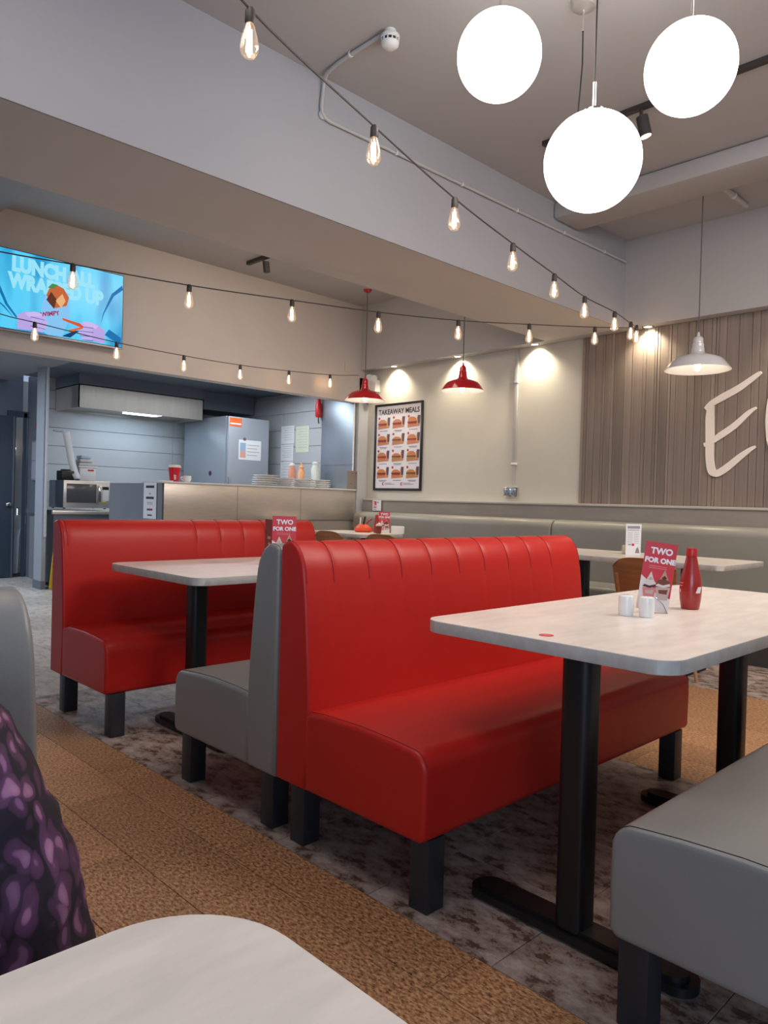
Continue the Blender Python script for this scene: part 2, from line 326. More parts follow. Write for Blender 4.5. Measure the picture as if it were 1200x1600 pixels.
# service passage and kitchen shell
struct('wall_passage', -0.5, 10.6, 0, 3.40, 10.72, 2.70, BLUEDK)
struct('trim_10', 3.40, 10.6, 2.2, 3.53, 10.72, 2.70, BLUEDK)
struct('wall_kitchen_left', 3.60, 10.0, 0, 3.72, 10.62, 2.70, BLUEDK)
struct('trim_11', -0.5, YK+0.14, 2.62, 3.34, 10.72, 2.70, mat('passage_ceiling', (0.30, 0.32, 0.35, 1), 0.8))
struct('wall_washroom', 3.2, 11.1, 0, 3.9, 11.2, 2.7, mat('washroom_paint', (0.55, 0.50, 0.42, 1), 0.7))
pil = struct('wall_partition', 3.255, 9.06, 0, 3.30, 9.30, 2.62, mat('pillar_paint', (0.34, 0.36, 0.40, 1), 0.5))
tr = MB().box(3.275, 9.045, 0.62, 3.302, 9.06, 2.62, 0.003).build('corner_guard', mat('pale_guard', (0.62, 0.65, 0.70, 1), 0.35), pil)
struct('baseboard_left', 3.25, 9.05, 0, 3.305, 9.31, 0.10, mat('dark_skirting', (0.14, 0.16, 0.19, 1), 0.5))
struct('wall_kitchen_back', 3.60, 9.9, 0, 6.5, 10.0, 2.70, KTILE)
struct('wall_kitchen_right', 6.36, YK, 0, 6.52, 9.9, 2.70, KTILE)
struct('trim_12', 3.34, YK+0.14, 2.62, 6.52, 10.0, 2.72, DARKP)
# cladding courses on the kitchen walls: separate boards with recessed joints
kb = bpy.data.objects['wall_kitchen_back']; kr = bpy.data.objects['wall_kitchen_right']
mb0 = MB().box(0, -0.012, 0.002, 1.758, 0, 0.232, 0.002, 1).build('cladding_board', KTILE, kb, smooth=False); first = True
for i in range(10):
    for x in (3.602, 5.362):
        o = mb0 if first else mb0.copy()
        if not first: COL.objects.link(o)
        first = False; o.location = (x, 9.9, 0.10+i*0.236); o.scale = (1 if x < 5 else 0.565, 1, 1)
mb1 = MB().box(-0.012, 0, 0.002, 0, 1.3, 0.232, 0.002, 1).build('cladding_board', KTILE, kr, smooth=False); first = True
for i in range(10):
    for y in (7.26, 8.57):
        o = mb1 if first else mb1.copy()
        if not first: COL.objects.link(o)
        first = False; o.location = (6.36, y, 0.22+i*0.236)
# slatted feature panel on the right wall: every slat a piece
pan = struct('wall_feature_panel', XM-0.012, -3.1, 1.178, XM, 3.91, ZS, mat('slat_backing', (0.045, 0.032, 0.026, 1), 0.8))
y = 3.91; rs = random.Random(3)
while y > -3.0:
    wd = rs.choice([0.022, 0.030, 0.045, 0.06, 0.075, 0.10]); pr_ = rs.uniform(0.012, 0.018)
    o = MB().box(-pr_, -wd, 1.180, 0, 0, ZS-0.002, 0.0015, 1).build('slat', SLAT, pan, smooth=False); o.location = (XM-0.012, y, 0)
    y -= wd+0.0035

# ================================================================ BENCHES
def offset_poly(pts, d):
    n = len(pts); out = []; A = sum(pts[i][0]*pts[(i+1) % n][1]-pts[(i+1) % n][0]*pts[i][1] for i in range(n)); sg = 1 if A > 0 else -1
    for i in range(n):
        a = Vector(pts[i-1]); b = Vector(pts[i]); c = Vector(pts[(i+1) % n])
        n1 = Vector((-(b-a).y, (b-a).x)).normalized()*sg; n2 = Vector((-(c-b).y, (c-b).x)).normalized()*sg
        nn = (n1+n2); nn = nn.normalized()/max(0.35, math.sqrt((1+n1.dot(n2))/2)) if nn.length > 1e-6 else n1
        out.append((b.x+nn.x*d, b.y+nn.y*d))
    return out
def arc(cx, cy, r, a0, a1, n): return [(cx+r*math.cos(math.radians(a0+(a1-a0)*i/n)), cy+r*math.sin(math.radians(a0+(a1-a0)*i/n))) for i in range(n+1)]
def sweep(prof, xs, rnd=0.014, groove=None):
    """closed (y,z) profile swept along x with softened ends; groove(x,y,z)->inward amount"""
    b = MB(); g = b.bm; rings = []
    x0, x1 = xs[0], xs[-1]
    q_ = [(1-math.cos(math.radians(a)), 1-math.sin(math.radians(a))) for a in (0, 15, 32, 50, 70, 90)]
    st = [(x0, rnd+0.008)]+[(x0+rnd*a, rnd*b_) for a, b_ in q_]+[(x, 0) for x in xs[1:-1] if x0+rnd < x < x1-rnd]+[(x1-rnd*a, rnd*b_) for a, b_ in q_[::-1]]+[(x1, rnd+0.008)]
    n = len(prof); inn = offset_poly(prof, 1.0)
    for x, d in st:
        ring = []
        for i, (yy, zz) in enumerate(prof):
            dd = d+(groove(x, yy, zz) if groove else 0)
            ring.append(g.verts.new((x, yy+(inn[i][0]-yy)*dd, zz+(inn[i][1]-zz)*dd)))
        rings.append(ring)
    for a, c in zip(rings, rings[1:]):
        for i in range(n): g.faces.new((a[i], a[(i+1) % n], c[(i+1) % n], c[i]))
    g.faces.new(rings[0]); g.faces.new(rings[-1][::-1]); bmesh.ops.recalc_face_normals(g, faces=g.faces[:]); return b
# local frame: x along the bench, back plane at y=0, sitter faces -y
def back_profile():
    p = [(0, 0.205), (0, 0.55), (0, 0.80), (0, 0.965)]
    p += arc(-0.022, 0.975, 0.022, 20, 80, 3)
    p += [(-0.045, 1.003), (-0.065, 0.998), (-0.085, 0.985), (-0.102, 0.965), (-0.115, 0.94), (-0.124, 0.91), (-0.130, 0.87), (-0.137, 0.82), (-0.143, 0.76), (-0.150, 0.68), (-0.157, 0.60), (-0.163, 0.52), (-0.165, 0.44), (-0.160, 0.30), (-0.155, 0.205)]
    return p
def seat_profile(dep=0.675):
    r = 0.055
    p = [(-0.152, 0.205), (-0.152, 0.445), (-0.17, 0.462), (-0.24, 0.468), (-0.40, 0.471), (-0.52, 0.466)]
    p += [(-dep+0.055+0.055*math.cos(math.radians(t)), 0.40+0.058*math.sin(math.radians(t))) for t in (75, 90, 105, 120, 135, 150, 165, 180)][1:]
    p += [(-dep-0.001, 0.34), (-dep, 0.26)]+arc(-dep+0.028, 0.233, 0.028, 180, 270, 5)
    return p
def bench(label, length, L_, S_, loc, rz, seams=True, xseams=None, gr='booth benches'):
    t = thing('booth_bench', label, 'bench', loc, rz, gr)
    bp_ = back_profile(); sp = seat_profile()
    xs_seam = xseams or [0.13+0.163*k for k in range(int((length-0.2)/0.163)+1)]
    xs = [0.0]
    for xsx in xs_seam: xs += [xsx-0.03, xsx-0.012, xsx-0.005, xsx, xsx+0.005, xsx+0.012, xsx+0.03, xsx+0.08]
    xs = sorted(x for x in xs if x < length-0.02)+[length]
    def gr_(x, yy, zz):
        if not seams or yy > -0.02 or zz < 0.70: return 0
        f = min(1, max(0, (zz-0.72)/0.2)); d = min(abs(x-s) for s in xs_seam)
        return f*0.0030*math.exp(-(d/0.007)**2)+f*0.0008*math.exp(-(d/0.03)**2)
    bk = sweep(bp_, xs, 0.012, gr_).build('backrest', L_, t, angle=60)
    sweep(sp, [0.0, length*0.33, length*0.66, length], 0.016).build('seat', L_, t, angle=60)
    # piping along the seat and back outlines at both ends
    for x in (0.012, length-0.012):
        pp = MB(); top = [(x, q[0], q[1]) for q in sp if q[1] > 0.30]
        pp.tube([Vector(q)+Vector((0, -0.0006, -0.0002)) for q in top if q[2] > 0.41], 0.0012, 6)
        pp.build('seat_piping', S_, t)
    for x in ((0.012, length-0.012) if seams else ()):
        pb = MB(); pb.tube([Vector((x, q[0]-0.0002, q[1]-0.0002)) for q in bp_[4:] if q[1] > 0.86], 0.0011, 6)
        pb.build('back_piping', S_, t)
    if seams:
        for xsx in xs_seam:
            sb = MB(); pts = [Vector((xsx, q[0]+0.0020*(0.3 if q[1] > 0.99 else 1), q[1]-0.0024)) for q in bp_[5:] if q[1] > 0.83]
            sb.tube(pts, 0.0013, 5)
            sb.build('back_seam', S_, t)
    for x in (0.035, length-0.105):
        for yy in (-0.115, -0.665):
            MB().box(x, yy, 0, x+0.07, yy+0.07, 0.206, 0.003).build('leg', DLEG, t)
    return t
sx = [0.13+0.163*k for k in range(9)]
bench('red booth bench in the centre foreground, its seat under the right-hand white table', 1.68, RED, REDSTITCH, (1.5, 2.022, 0), 0, xseams=sx)
gb = bench('grey booth bench whose side adjoins the front red bench, facing the farther white table', 1.68, GREY, GREYSTITCH, (3.18, 2.034, 0), PI); gb.scale = (1, 1, 0.986)
bench('farther red booth bench in front of the kitchen counter, at left', 1.68, RED, REDSTITCH, (1.5, 4.02, 0), 0, xseams=[0.13+0.163*k for k in range(4, 9)]+[0.03])
bench('large grey booth bench cut off by the bottom right corner', 1.68, GREY, GREYSTITCH, (3.18, 0.125, 0), PI)
bench('grey booth bench back at the left edge, behind the person in purple', 1.70, GREY, GREYSTITCH, (-1.318, 1.195, 0), 0, seams=False)

# ================================================================ WALL BANQUETTE
def banquette(y1, y0, label):
    L_ = y1-y0; t = thing('wall_banquette', label, 'banquette', (XM-0.12, y1, 0), -PI/2, 'wall banquettes')
    # local x runs along -Y of the room, local +y toward the wall, sitter faces -y
    bp_ = [(0, 0.44), (0, 0.99)]+arc(-0.02, 0.995, 0.02, 0, 90, 3)+arc(-0.06, 0.925, 0.09, 90, 180, 8)+[(-0.155, 0.85), (-0.16, 0.75), (-0.165, 0.6), (-0.165, 0.44)]
    sweep(bp_, [0, L_/2, L_-0.004], 0.02).build('backrest', BANQ, t, angle=60)
    sp = [(-0.05, 0.33), (-0.05, 0.45), (-0.2, 0.462), (-0.4, 0.465)]+arc(-0.565, 0.415, 0.045, 80, 180, 6)+[(-0.61, 0.35), (-0.60, 0.33)]
    sweep(sp, [0, L_/2, L_-0.004], 0.014).build('seat', BANQ, t, angle=60)
    MB().box(0, -0.57, 0, L_, -0.02, 0.33).build('plinth', mat('plinth_board', (0.05, 0.045, 0.042, 1), 0.6), t, smooth=False)
banquette(6.94, 4.06, 'grey leather wall banquette section under the framed meal poster')
banquette(4.055, 1.18, 'grey leather wall banquette section under the slatted panel and the big sign letter')
banquette(1.175, -1.7, 'grey leather wall banquette section continuing past the right edge')

# ================================================================ TABLES
def table(label, x0, x1, y0, y1, posts, along='x', rc=0.07, top=0.79, feet=True, footlen=0.33):
    cx, cyy = (x0+x1)/2, (y0+y1)/2
    t = thing('dining_table', label, 'table', (cx, cyy, 0), 0, 'pale laminate tables')
    P = rrect(x1-x0, y1-y0, rc, 10); b = MB(); g = b.bm
    lv = [(top-0.036, 0.0015), (top-0.0345, 0), (top-0.0015, 0)]
    rings = [[g.verts.new((x*(1-2*i/(x1-x0)), y*(1-2*i/(y1-y0)), z)) for x, y in P] for z, i in lv]
    n = len(P); g.faces.new(rings[0][::-1])
    for a, c in zip(rings, rings[1:]):
        for i in range(n): g.faces.new((a[i], a[(i+1) % n], c[(i+1) % n], c[i]))
    g.faces.new(rings[-1])
    b.build('edge_band', LAMEDGE, t, angle=50)
    MB().prism([(x*0.9992, y*0.9992) for x, y in P], 0.0018, Matrix.Translation((0, 0, top-0.0016))).build('tabletop', LAM, t, angle=50)
    for px_, py_ in posts:
        q = MB(); M = Matrix.Translation((px_-cx, py_-cyy, 0.035)); q.prism(rrect(0.084, 0.084, 0.024, 5), top-0.07, M)
        q.build('post', BLACK, t)
        MB().box(px_-cx-0.044, py_-cyy-0.16, top-0.040, px_-cx+0.044, py_-cyy+0.16, top-0.0345).build('mount_plate', BLACK, t)
        if feet:
            q = MB(); R = rrect(0.10, footlen*2, 0.048, 8) if along == 'x' else rrect(footlen*2, 0.10, 0.048, 8)
            q.prism(R, 0.022, Matrix.Translation((px_-cx, py_-cyy, 0.008)))
            q.prism([(a*0.72, c*0.93) for a, c in R], 0.014, Matrix.Translation((px_-cx, py_-cyy, 0.029)))
            q.build('foot_bar', BLACK, t)
    return t
table('white table at right with ketchup bottle, red TWO FOR ONE card and two white shakers', 1.665, 3.46, 0.745, 1.53, [(1.755, 1.03), (2.80, 1.03)])
table('white table between the farther red bench and the grey bench, left of centre', 1.665, 3.40, 2.84, 3.72, [(1.86, 3.16), (2.9, 3.2)])
table('nearest white table at the bottom left, rounded corner toward the aisle', -1.35, 0.366, -0.55, 0.570, [(0.05, 0.0), (-1.0, 0.0)], rc=0.10)
table('pale table along the wall banquette below the big sign letter', 4.87, 5.66, 1.88, 3.76, [(5.26, 3.10), (5.15, 2.22)], along='y', footlen=0.28)
table('small far pale table by the counter corner, with sauces and a red card', 5.32, 5.97, 5.75, 6.75, [(5.64, 6.05), (5.64, 6.5)], along='y', footlen=0.26)

# ================================================================ WOODEN CHAIRS
def chair(label, loc, rz):
    t = thing('wooden_chair', label, 'chair', loc, rz, 'moulded plywood chairs')   # sitter faces +x, origin below seat centre
    b = MB(); g = b.bm; N = 10; K = 9
    front, rear = [], []
    for k in range(K+1):
        u = k/K; zz = 0.53+0.30*u
        ra, rb = [], []
        for i in range(N+1):
            v = -1+2*i/N; hw = 0.215*(1-0.10*(1-u))*(1 if u < 0.8 else math.sqrt(max(0.0, 1-((u-0.8)/0.2)**2*0.12)))
            zc = zz-(0.05*abs(v)**5 if u > 0.8 else 0)*(u-0.8)/0.2-(0.012 if u == 1 else 0)*abs(v)**2
            xx = -0.20-0.06*u+0.045*v*v
            ra.append(g.verts.new((xx, v*hw, zc))); rb.append(g.verts.new((xx-0.012, v*hw, zc)))
        front.append(ra); rear.append(rb)
    for k in range(K):
        for i in range(N):
            g.faces.new((front[k][i], front[k][i+1], front[k+1][i+1], front[k+1][i])); g.faces.new((rear[k][i+1], rear[k][i], rear[k+1][i], rear[k+1][i+1]))
    for k in range(K):
        for i in (0, N): g.faces.new((front[k][i], front[k+1][i], rear[k+1][i], rear[k][i]))
    for i in range(N):
        for k in (0, K): g.faces.new((front[k][i], front[k][i+1], rear[k][i+1], rear[k][i]))
    bmesh.ops.recalc_face_normals(g, faces=g.faces[:]); b.build('backrest', WOODC, t, angle=50)
    s = MB(); s.prism(rrect(0.42, 0.42, 0.07, 6), 0.016, Matrix.Translation((0.02, 0, 0.445))); s.build('seat', WOODC, t)
    for sy in (-1, 1):
        MB().tube([(-0.17, sy*0.15, 0.45), (-0.215, sy*0.155, 0.56), (-0.26, sy*0.16, 0.72)], 0.011, 8).build('back_strut', WOODC, t)
        MB().cyl((0.16, sy*0.15, 0.445), (0.205, sy*0.205, 0), 0.017, 0.011, 12).build('leg', WOODE, t)
        MB().cyl((-0.13, sy*0.15, 0.445), (-0.185, sy*0.205, 0), 0.017, 0.011, 12).build('leg', WOODE, t)
    return t
ch = chair('brown plywood chair tucked at the wall-side table, behind the red TWO FOR ONE card', (4.73, 2.245, 0), 0.05)
dup(ch, (5.18, 5.88, 0), 0.05, 'brown plywood chair just above the farther red bench end, left of the far table')
dup(ch, (5.25, 5.18, 0), 0.1, 'brown plywood chair of which only the top tip shows above the front red bench')

# ================================================================ TABLE ITEMS
def text_on(parent, name, txt, size, m, x, y, z=0.0006, **k):
    b = text_bm(txt, size, **k); o = xform(b, Matrix.Translation((x, y, z))).build(name, m, parent, smooth=False); return o
def sundae(parent, cx, cy, s, kind):
    # flat printed picture on the card
    lay = 0.0005
    def poly(name, pts, col, l):
        b = MB(); b.prism([(cx+x*s, cy+y*s) for x, y in pts], 0.0002, Matrix.Translation((0, 0, lay+l*0.0003))); return b.build(name, col, parent, smooth=False)
    cream = flat('print_cream', (226, 214, 208)); brown = flat('print_brown', (120, 62, 40)); tan = flat('print_tan', (205, 150, 120)); dk = flat('print_dark', (70, 45, 45)); pink = flat('print_pink', (222, 130, 125)); glass = flat('print_glass', (200, 175, 170))
    A = cream if kind == 0 else tan
    poly('print', [(-0.24, 0.40), (-0.10, 0.75), (0, 1.0), (0.06, 0.86), (0.16, 0.62), (0.27, 0.40)], A, 1)
    poly('print', [(-0.38, 0.12), (-0.32, 0.36), (0, 0.50), (0.34, 0.36), (0.40, 0.12)], cream if kind == 0 else brown, 2)
    poly('print', [(-0.42, 0.02), (-0.30, 0.16), (0.0, 0.10), (0.36, 0.24), (0.40, 0.10), (0.02, -0.04)], dk if kind == 0 else cream, 3)
    poly('print', [(-0.40, -0.05), (0.42, 0.02), (0.34, -0.75), (-0.26, -0.75)], pink if kind == 0 else glass, 2)
    poly('print', [(-0.16, 0.50), (0.02, 0.66), (0.18, 0.50), (0.0, 0.44)], glass if kind == 0 else dk, 4)
    poly('print', [(-0.22, -0.2), (0.3, -0.12), (0.26, -0.4), (-0.18, -0.4)], glass if kind == 0 else brown, 4)
def promo_card(label, loc, rz, lean=0.0, w=0.105, h=0.215, holder=True, two=False, detail=True):
    t = thing('promo_card', label, 'menu card', loc, rz, 'two for one table cards')
    up = Vector((math.sin(lean), 0.0, math.cos(lean))); M = frame((0, 0, 0.006), (math.cos(lean), 0, -math.sin(lean)), up)
    s = MB(); s.prism([(-w/2, 0), (w/2, 0), (w/2, h), (-w/2, h)], 0.0012, Matrix.Translation((0, 0, -0.0012)))
    c = s.build('card', REDP, t, smooth=False); c.matrix_local = M
    lw = MB(); lw.prism([(-w/2, 0), (w/2, 0), (w/2, h*0.20), (0.01, h*0.22), (-0.02, h*0.40), (-w/2, h*0.50)], 0.0003, Matrix.Translation((0, 0, 0.0001)))
    lw.build('lower_print', flat('print_white', (232, 222, 222)), c, smooth=False)
    if detail:
        text_on(c, 'heading', 'TWO', w*0.28, flat('print_bright', (245, 240, 245)), 0.003, h*0.83, bold=0.0012, ext=0.0002)
        text_on(c, 'heading', 'FOR ONE', w*0.225, flat('print_bright', (245, 240, 245)), 0.002, h*0.70, bold=0.0012, ext=0.0002)
        for i in range(2):
            b = MB(); b.box(-w*0.3, h*(0.645-0.028*i), 0.0003, w*0.26, h*(0.652-0.028*i), 0.0006); b.build('small_text_line', flat('print_line', (240, 150, 150)), c, smooth=False)
        sundae(c, -w*0.20, h*0.33, w*0.52, 0); sundae(c, w*0.22, h*0.36, w*0.56, 1)
    if two:
        s2 = MB(); s2.box(-0.001, 0, 0, 0.0, 0.10, h*0.92); o = s2.build('folded_leaf', flat('leaf_brown', (140, 52, 46)), t, smooth=False); o.location = (-w/2, 0.004, 0.006); o.rotation_euler = (0, 0, 0.5)
        for i in range(4):
            q = MB(); q.box(-0.0016, 0.02, h*(0.12+0.13*i), -0.001, 0.05+0.01*(i % 2), h*(0.18+0.13*i)); q.build('printed_sundae', flat('print_tan', (205, 150, 120)), o, smooth=False)
    if holder:
        b = MB()
        b.tube([(-0.035, -0.004, 0.003), (-0.035, -0.045, 0.003), (0.04, -0.045, 0.003), (0.04, -0.004, 0.003), (0.04, 0.03, 0.003), (-0.035, 0.03, 0.003), (-0.035, -0.004, 0.003)], 0.0016, 6)
        b.tube([(-0.02, -0.045, 0.004), (-0.016, -0.030, 0.028), (0.008, -0.018, 0.052), (0.03, -0.026, 0.030), (0.038, -0.045, 0.004)], 0.0016, 6)
        b.tube([(-0.03, 0.02, 0.004), (-0.03, 0.012, 0.05), (0.035, 0.012, 0.05), (0.035, 0.02, 0.004)], 0.0016, 6)
        b.build('wire_holder', CHROME, t)
    return t
VR = -YAW-0.0      # turn so that local -y looks back along the camera heading
def face_cam(extra=0.0): return YAW-PI/2+extra
promo_card('red TWO FOR ONE card in a wire stand beside the nearer ketchup bottle', (2.425, 1.165, 0.7915), face_cam(-0.12), lean=0.12, h=0.232)
promo_card('red TWO FOR ONE card rising behind the grey bench back, on the left-centre table', (2.36, 3.155, 0.7915), face_cam(0.03), lean=0.0, w=0.125, h=0.255, two=True)
promo_card('small far red TWO FOR ONE card on the table by the counter corner', (5.82, 5.94, 0.7915), face_cam(0), lean=0.0, w=0.125, h=0.235, holder=False)
def shaker(label, loc):
    t = thing('shaker', label, 'shaker', loc, 0, 'white ceramic shakers')
    MB().lathe([(0, 0), (0.0215, 0), (0.0235, 0.002), (0.0245, 0.03), (0.0245, 0.058), (0.023, 0.064), (0.017, 0.067), (0, 0.068)], seg=28).build('body', CERAM, t)
    q = MB()
    for k in range(5): q.cyl((0.008*math.cos(k*1.256), 0.008*math.sin(k*1.256), 0.0675), (0.008*math.cos(k*1.256), 0.008*math.sin(k*1.256), 0.0684), 0.0012, seg=6)
    q.build('sprinkle_hole', INK, t)
    return t
shaker('white ceramic shaker on the near right table, the one farther left', (2.283, 1.185, 0.790))
shaker('white ceramic shaker on the near right table, the one touching the card stand', (2.305, 1.125, 0.790))
def ketchup(label, loc, s=1.0, rz=0):
    t = thing('ketchup_bottle', label, 'bottle', loc, rz, 'ketchup bottles')
    MB().lathe([(0, 0), (0.028*s, 0), (0.031*s, 0.004*s), (0.0355*s, 0.035*s), (0.0375*s, 0.065*s), (0.0365*s, 0.095*s), (0.031*s, 0.125*s), (0.024*s, 0.155*s), (0.0185*s, 0.183*s), (0.0165*s, 0.190*s), (0, 0.190*s)], seg=36).build('body', SAUCE, t)
    c = MB().lathe([(0, 0.188*s), (0.0185*s, 0.188*s), (0.0188*s, 0.192*s), (0.0182*s, 0.213*s), (0.017*s, 0.216*s), (0, 0.2165*s)], seg=28).build('cap', SAUCECAP, t)
    # label printed on the side toward the room: a curved patch
    def patch(a0, a1, z0, z1, r0, r1, m, nm, tilt=0.0):
        b = MB(); g = b.bm; rows = []
        for j in range(2):
            zz = (z0, z1)[j]; r = (r0, r1)[j]
            rows.append([g.verts.new((r*s*math.cos(a0+(a1-a0)*i/6+tilt*j), r*s*math.sin(a0+(a1-a0)*i/6+tilt*j), zz*s)) for i in range(7)])
        for i in range(6): g.faces.new((rows[0][i], rows[0][i+1], rows[1][i+1], rows[1][i]))
        return b.build(nm, m, t)
    ca = math.atan2(-loc[1], -loc[0])
    patch(ca+0.45, ca+0.95, 0.060, 0.082, 0.0382, 0.0378, flat('print_white', (232, 222, 222)), 'price_label', tilt=0.25)
    patch(ca-1.30, ca-0.80, 0.082, 0.086, 0.0380, 0.0378, flat('print_line', (240, 150, 150)), 'printed_line')
    patch(ca-1.30, ca-0.72, 0.092, 0.095, 0.0374, 0.0370, flat('print_line', (240, 150, 150)), 'printed_line')
    patch(ca-1.30, ca-0.95, 0.060, 0.072, 0.0382, 0.0380, flat('print_line', (240, 150, 150)), 'printed_mark')
    return t
ketchup('red ketchup bottle standing on the near right table', (2.635, 1.125, 0.790))
ketchup('red ketchup bottle on the small far table by the counter corner', (5.80, 6.04, 0.790), 0.95)
st = MB().lathe([(0, 0), (0.020, 0), (0.020, 0.0008), (0, 0.0008)], seg=28).build('round_sticker', REDP); st.location = (1.735, 1.13, 0.7905)
tag(st, 'small round red sticker on the left end of the near right table', 'sticker')
r2 = MB(); 
for k in range(3): r2.box(-0.010, -0.008+0.006*k, 0.0008, 0.010, -0.006+0.006*k, 0.0011)
r2.build('printed_line', flat('print_line', (240, 150, 150)), st, smooth=False)
# wall-side table: white menu slip and cream block
t = thing('menu_slip', 'tall white printed menu slip standing on the wall-side table', 'menu card', (5.30, 2.71, 0.7905), face_cam(0.05))
c = MB().prism([(-0.058, 0), (0.058, 0), (0.060, 0.235), (-0.060, 0.235)], 0.0012, frame((0, 0, 0), (1, 0, 0), (0, 0, 1))).build('sheet', PAPER, t, smooth=False)
def strip(parent, x0, z0, x1, z1, m, nm, y=-0.0016): return MB().box(x0, y, z0, x1, y+0.0004, z1).build(nm, m, parent, smooth=False)
strip(t, -0.048, 0.200, 0.048, 0.220, GREYINK, 'heading'); strip(t, -0.048, 0.186, 0.044, 0.191, GREYINK, 'heading')
for i in range(7): strip(t, -0.046, 0.168-0.013*i, -0.006, 0.171-0.013*i, flat('faint_ink', (170, 168, 180)), 'text_line'); strip(t, 0.004, 0.166-0.013*i, 0.040, 0.169-0.013*i, flat('faint_ink', (170, 168, 180)), 'text_line')
MB().cyl((-0.002, -0.0012, 0.078), (-0.002, -0.0018, 0.078), 0.010, seg=20).build('red_mark', REDP, t)
strip(t, -0.040, 0.074, -0.016, 0.082, GREYINK, 'printed_mark')
b = MB(); b.prism([(0.015, 0.015), (0.050, 0.015), (0.045, 0.04), (0.034, 0.062), (0.022, 0.045)], 0.0004, frame((0, -0.0016, 0), (1, 0, 0), (0, 0, 1))); b.build('dessert_picture', flat('print_greybrown', (150, 130, 135)), t, smooth=False)
b = MB().box(-0.032, -0.032, 0, 0.032, 0.032, 0.068, 0.006).build('condiment_pot', flat('cream_pot', (222, 206, 180), 0.4)); b.location = (5.38, 2.80, 0.790); b.rotation_euler = (0, 0, face_cam())
tag(b, 'cream block-shaped condiment pot left of the white menu slip', 'pot')
# far table: orange sauce tub, milkshake cup, white caddy
t = thing('sauce_tub', 'orange and red snack tub with ribbons on the far table by the counter corner', 'tub', (5.80, 6.26, 0.790))
MB().lathe([(0, 0), (0.085, 0), (0.105, 0.02), (0.100, 0.05), (0.06, 0.085), (0, 0.10)], seg=24).build('tub', flat('tub_orange', (225, 80, 40), 0.4), t)
for k in range(3):
    MB().tube([(0.04*math.cos(k*2), 0.04*math.sin(k*2), 0.08), (0.02+0.05*math.cos(k*2), 0.05*math.sin(k*2), 0.12+0.02*k), (0.04+0.09*math.cos(k*2), 0.06*math.sin(k*2), 0.15+0.015*k)], 0.010, 8).build('wrapper_fold', [flat('tub_red', (150, 40, 35), 0.4), flat('tub_white', (220, 205, 200), 0.4), flat('tub_dark', (50, 25, 25), 0.4)][k], t)
t = thing('dessert_cup', 'small brown dessert cup in front of the far ketchup bottle', 'cup', (5.70, 5.90, 0.790))
MB().lathe([(0, 0), (0.026, 0), (0.034, 0.07), (0.036, 0.085), (0, 0.085)], seg=20).build('cup', flat('cup_maroon', (120, 35, 32), 0.4), t)
MB().lathe([(0.036, 0.085), (0.030, 0.105), (0, 0.118)], seg=20).build('cream_top', flat('cup_cream', (215, 200, 190), 0.6), t)
b = MB().box(-0.075, -0.025, 0, 0.075, 0.025, 0.085, 0.008).build('napkin_holder', WHITE); b.location = (5.935, 5.84, 0.790); b.rotation_euler = (0, 0, face_cam())
tag(b, 'white napkin holder at the right end of the far table', 'napkin holder')

# ================================================================ PERSON
def skin_mesh(name, verts, edges, radii, m, parent, sub=2, root=0):
    me = bpy.data.meshes.new(name); me.from_pydata(verts, edges, []); o = bpy.data.objects.new(name, me); COL.objects.link(o)
    md = o.modifiers.new('s', 'SKIN'); md.use_smooth_shade = True
    for i, r in enumerate(radii):
        rr = r if isinstance(r, tuple) else (r, r); me.skin_vertices[0].data[i].radius = rr
    me.skin_vertices[0].data[root].use_root = True
    ss = o.modifiers.new('d', 'SUBSURF'); ss.levels = sub; ss.render_levels = sub
    bpy.context.view_layer.update(); m2 = bpy.data.meshes.new_from_object(o.evaluated_get(bpy.context.evaluated_depsgraph_get()))
    bpy.data.objects.remove(o); m2.materials.clear(); m2.materials.append(m); m2.name = name
    m2.polygons.foreach_set('use_smooth', [True]*len(m2.polygons))
    o = bpy.data.objects.new(name, m2); COL.objects.link(o); o.parent = parent; return o
per = thing('person', 'person in a purple and black blotched blouse seated at the left edge', 'person', (0, 0, 0))
V, Ed, Rd = [], [], []
def jt(p, r, par=None):
    V.append(p); Rd.append(r); i = len(V)-1
    if par is not None: Ed.append((par, i))
    return i
# body (skin) : pelvis root, torso, neck, arms, legs, hands
pel = jt((-0.09, 0.89, 0.56), (0.13, 0.10)); sp1 = jt((-0.09, 0.89, 0.72), (0.115, 0.085), pel); sp2 = jt((-0.09, 0.88, 0.88), (0.125, 0.09), sp1)
nk = jt((-0.09, 0.86, 1.03), 0.05, sp2); hb = jt((-0.09, 0.84, 1.10), 0.048, nk)
arms = []
for sgn, el, wr in ((1, (0.262, 0.80, 0.605), (0.10, 0.63, 0.645)), (-1, (-0.45, 0.80, 0.62), (-0.24, 0.63, 0.645))):
    sh = jt((-0.09+sgn*0.17, 0.87, 0.935), 0.055, sp2); ea = jt((-0.09+sgn*0.24+0.01, 0.85, 0.80), 0.044, sh); e = jt(el, 0.036, ea); wv = jt(wr, 0.024, e)
    d = (Vector(wr)-Vector(el)).normalized(); palm = jt(tuple(Vector(wr)+d*0.05), (0.034, 0.016), wv); arms.append((palm, d, Vector(wr), sgn))
for palm, d, wr, sgn in arms:
    side = d.cross(Vector((0, 0, 1))).normalized()
    for k in range(4):
        a = wr+d*0.085+side*(k-1.5)*0.019; f1 = jt(tuple(a), 0.0095, palm); f2 = jt(tuple(a+d*(0.035+0.004*(k in (1, 2)))+Vector((0, 0, -0.006))), 0.0085, f1); jt(tuple(a+d*(0.058+0.006*(k in (1, 2)))+Vector((0, 0, -0.022))), 0.0075, f2)
    a = wr+d*0.03-side*sgn*0.035; th = jt(tuple(a), 0.011, palm); jt(tuple(a+d*0.035-side*sgn*0.02), 0.009, th)
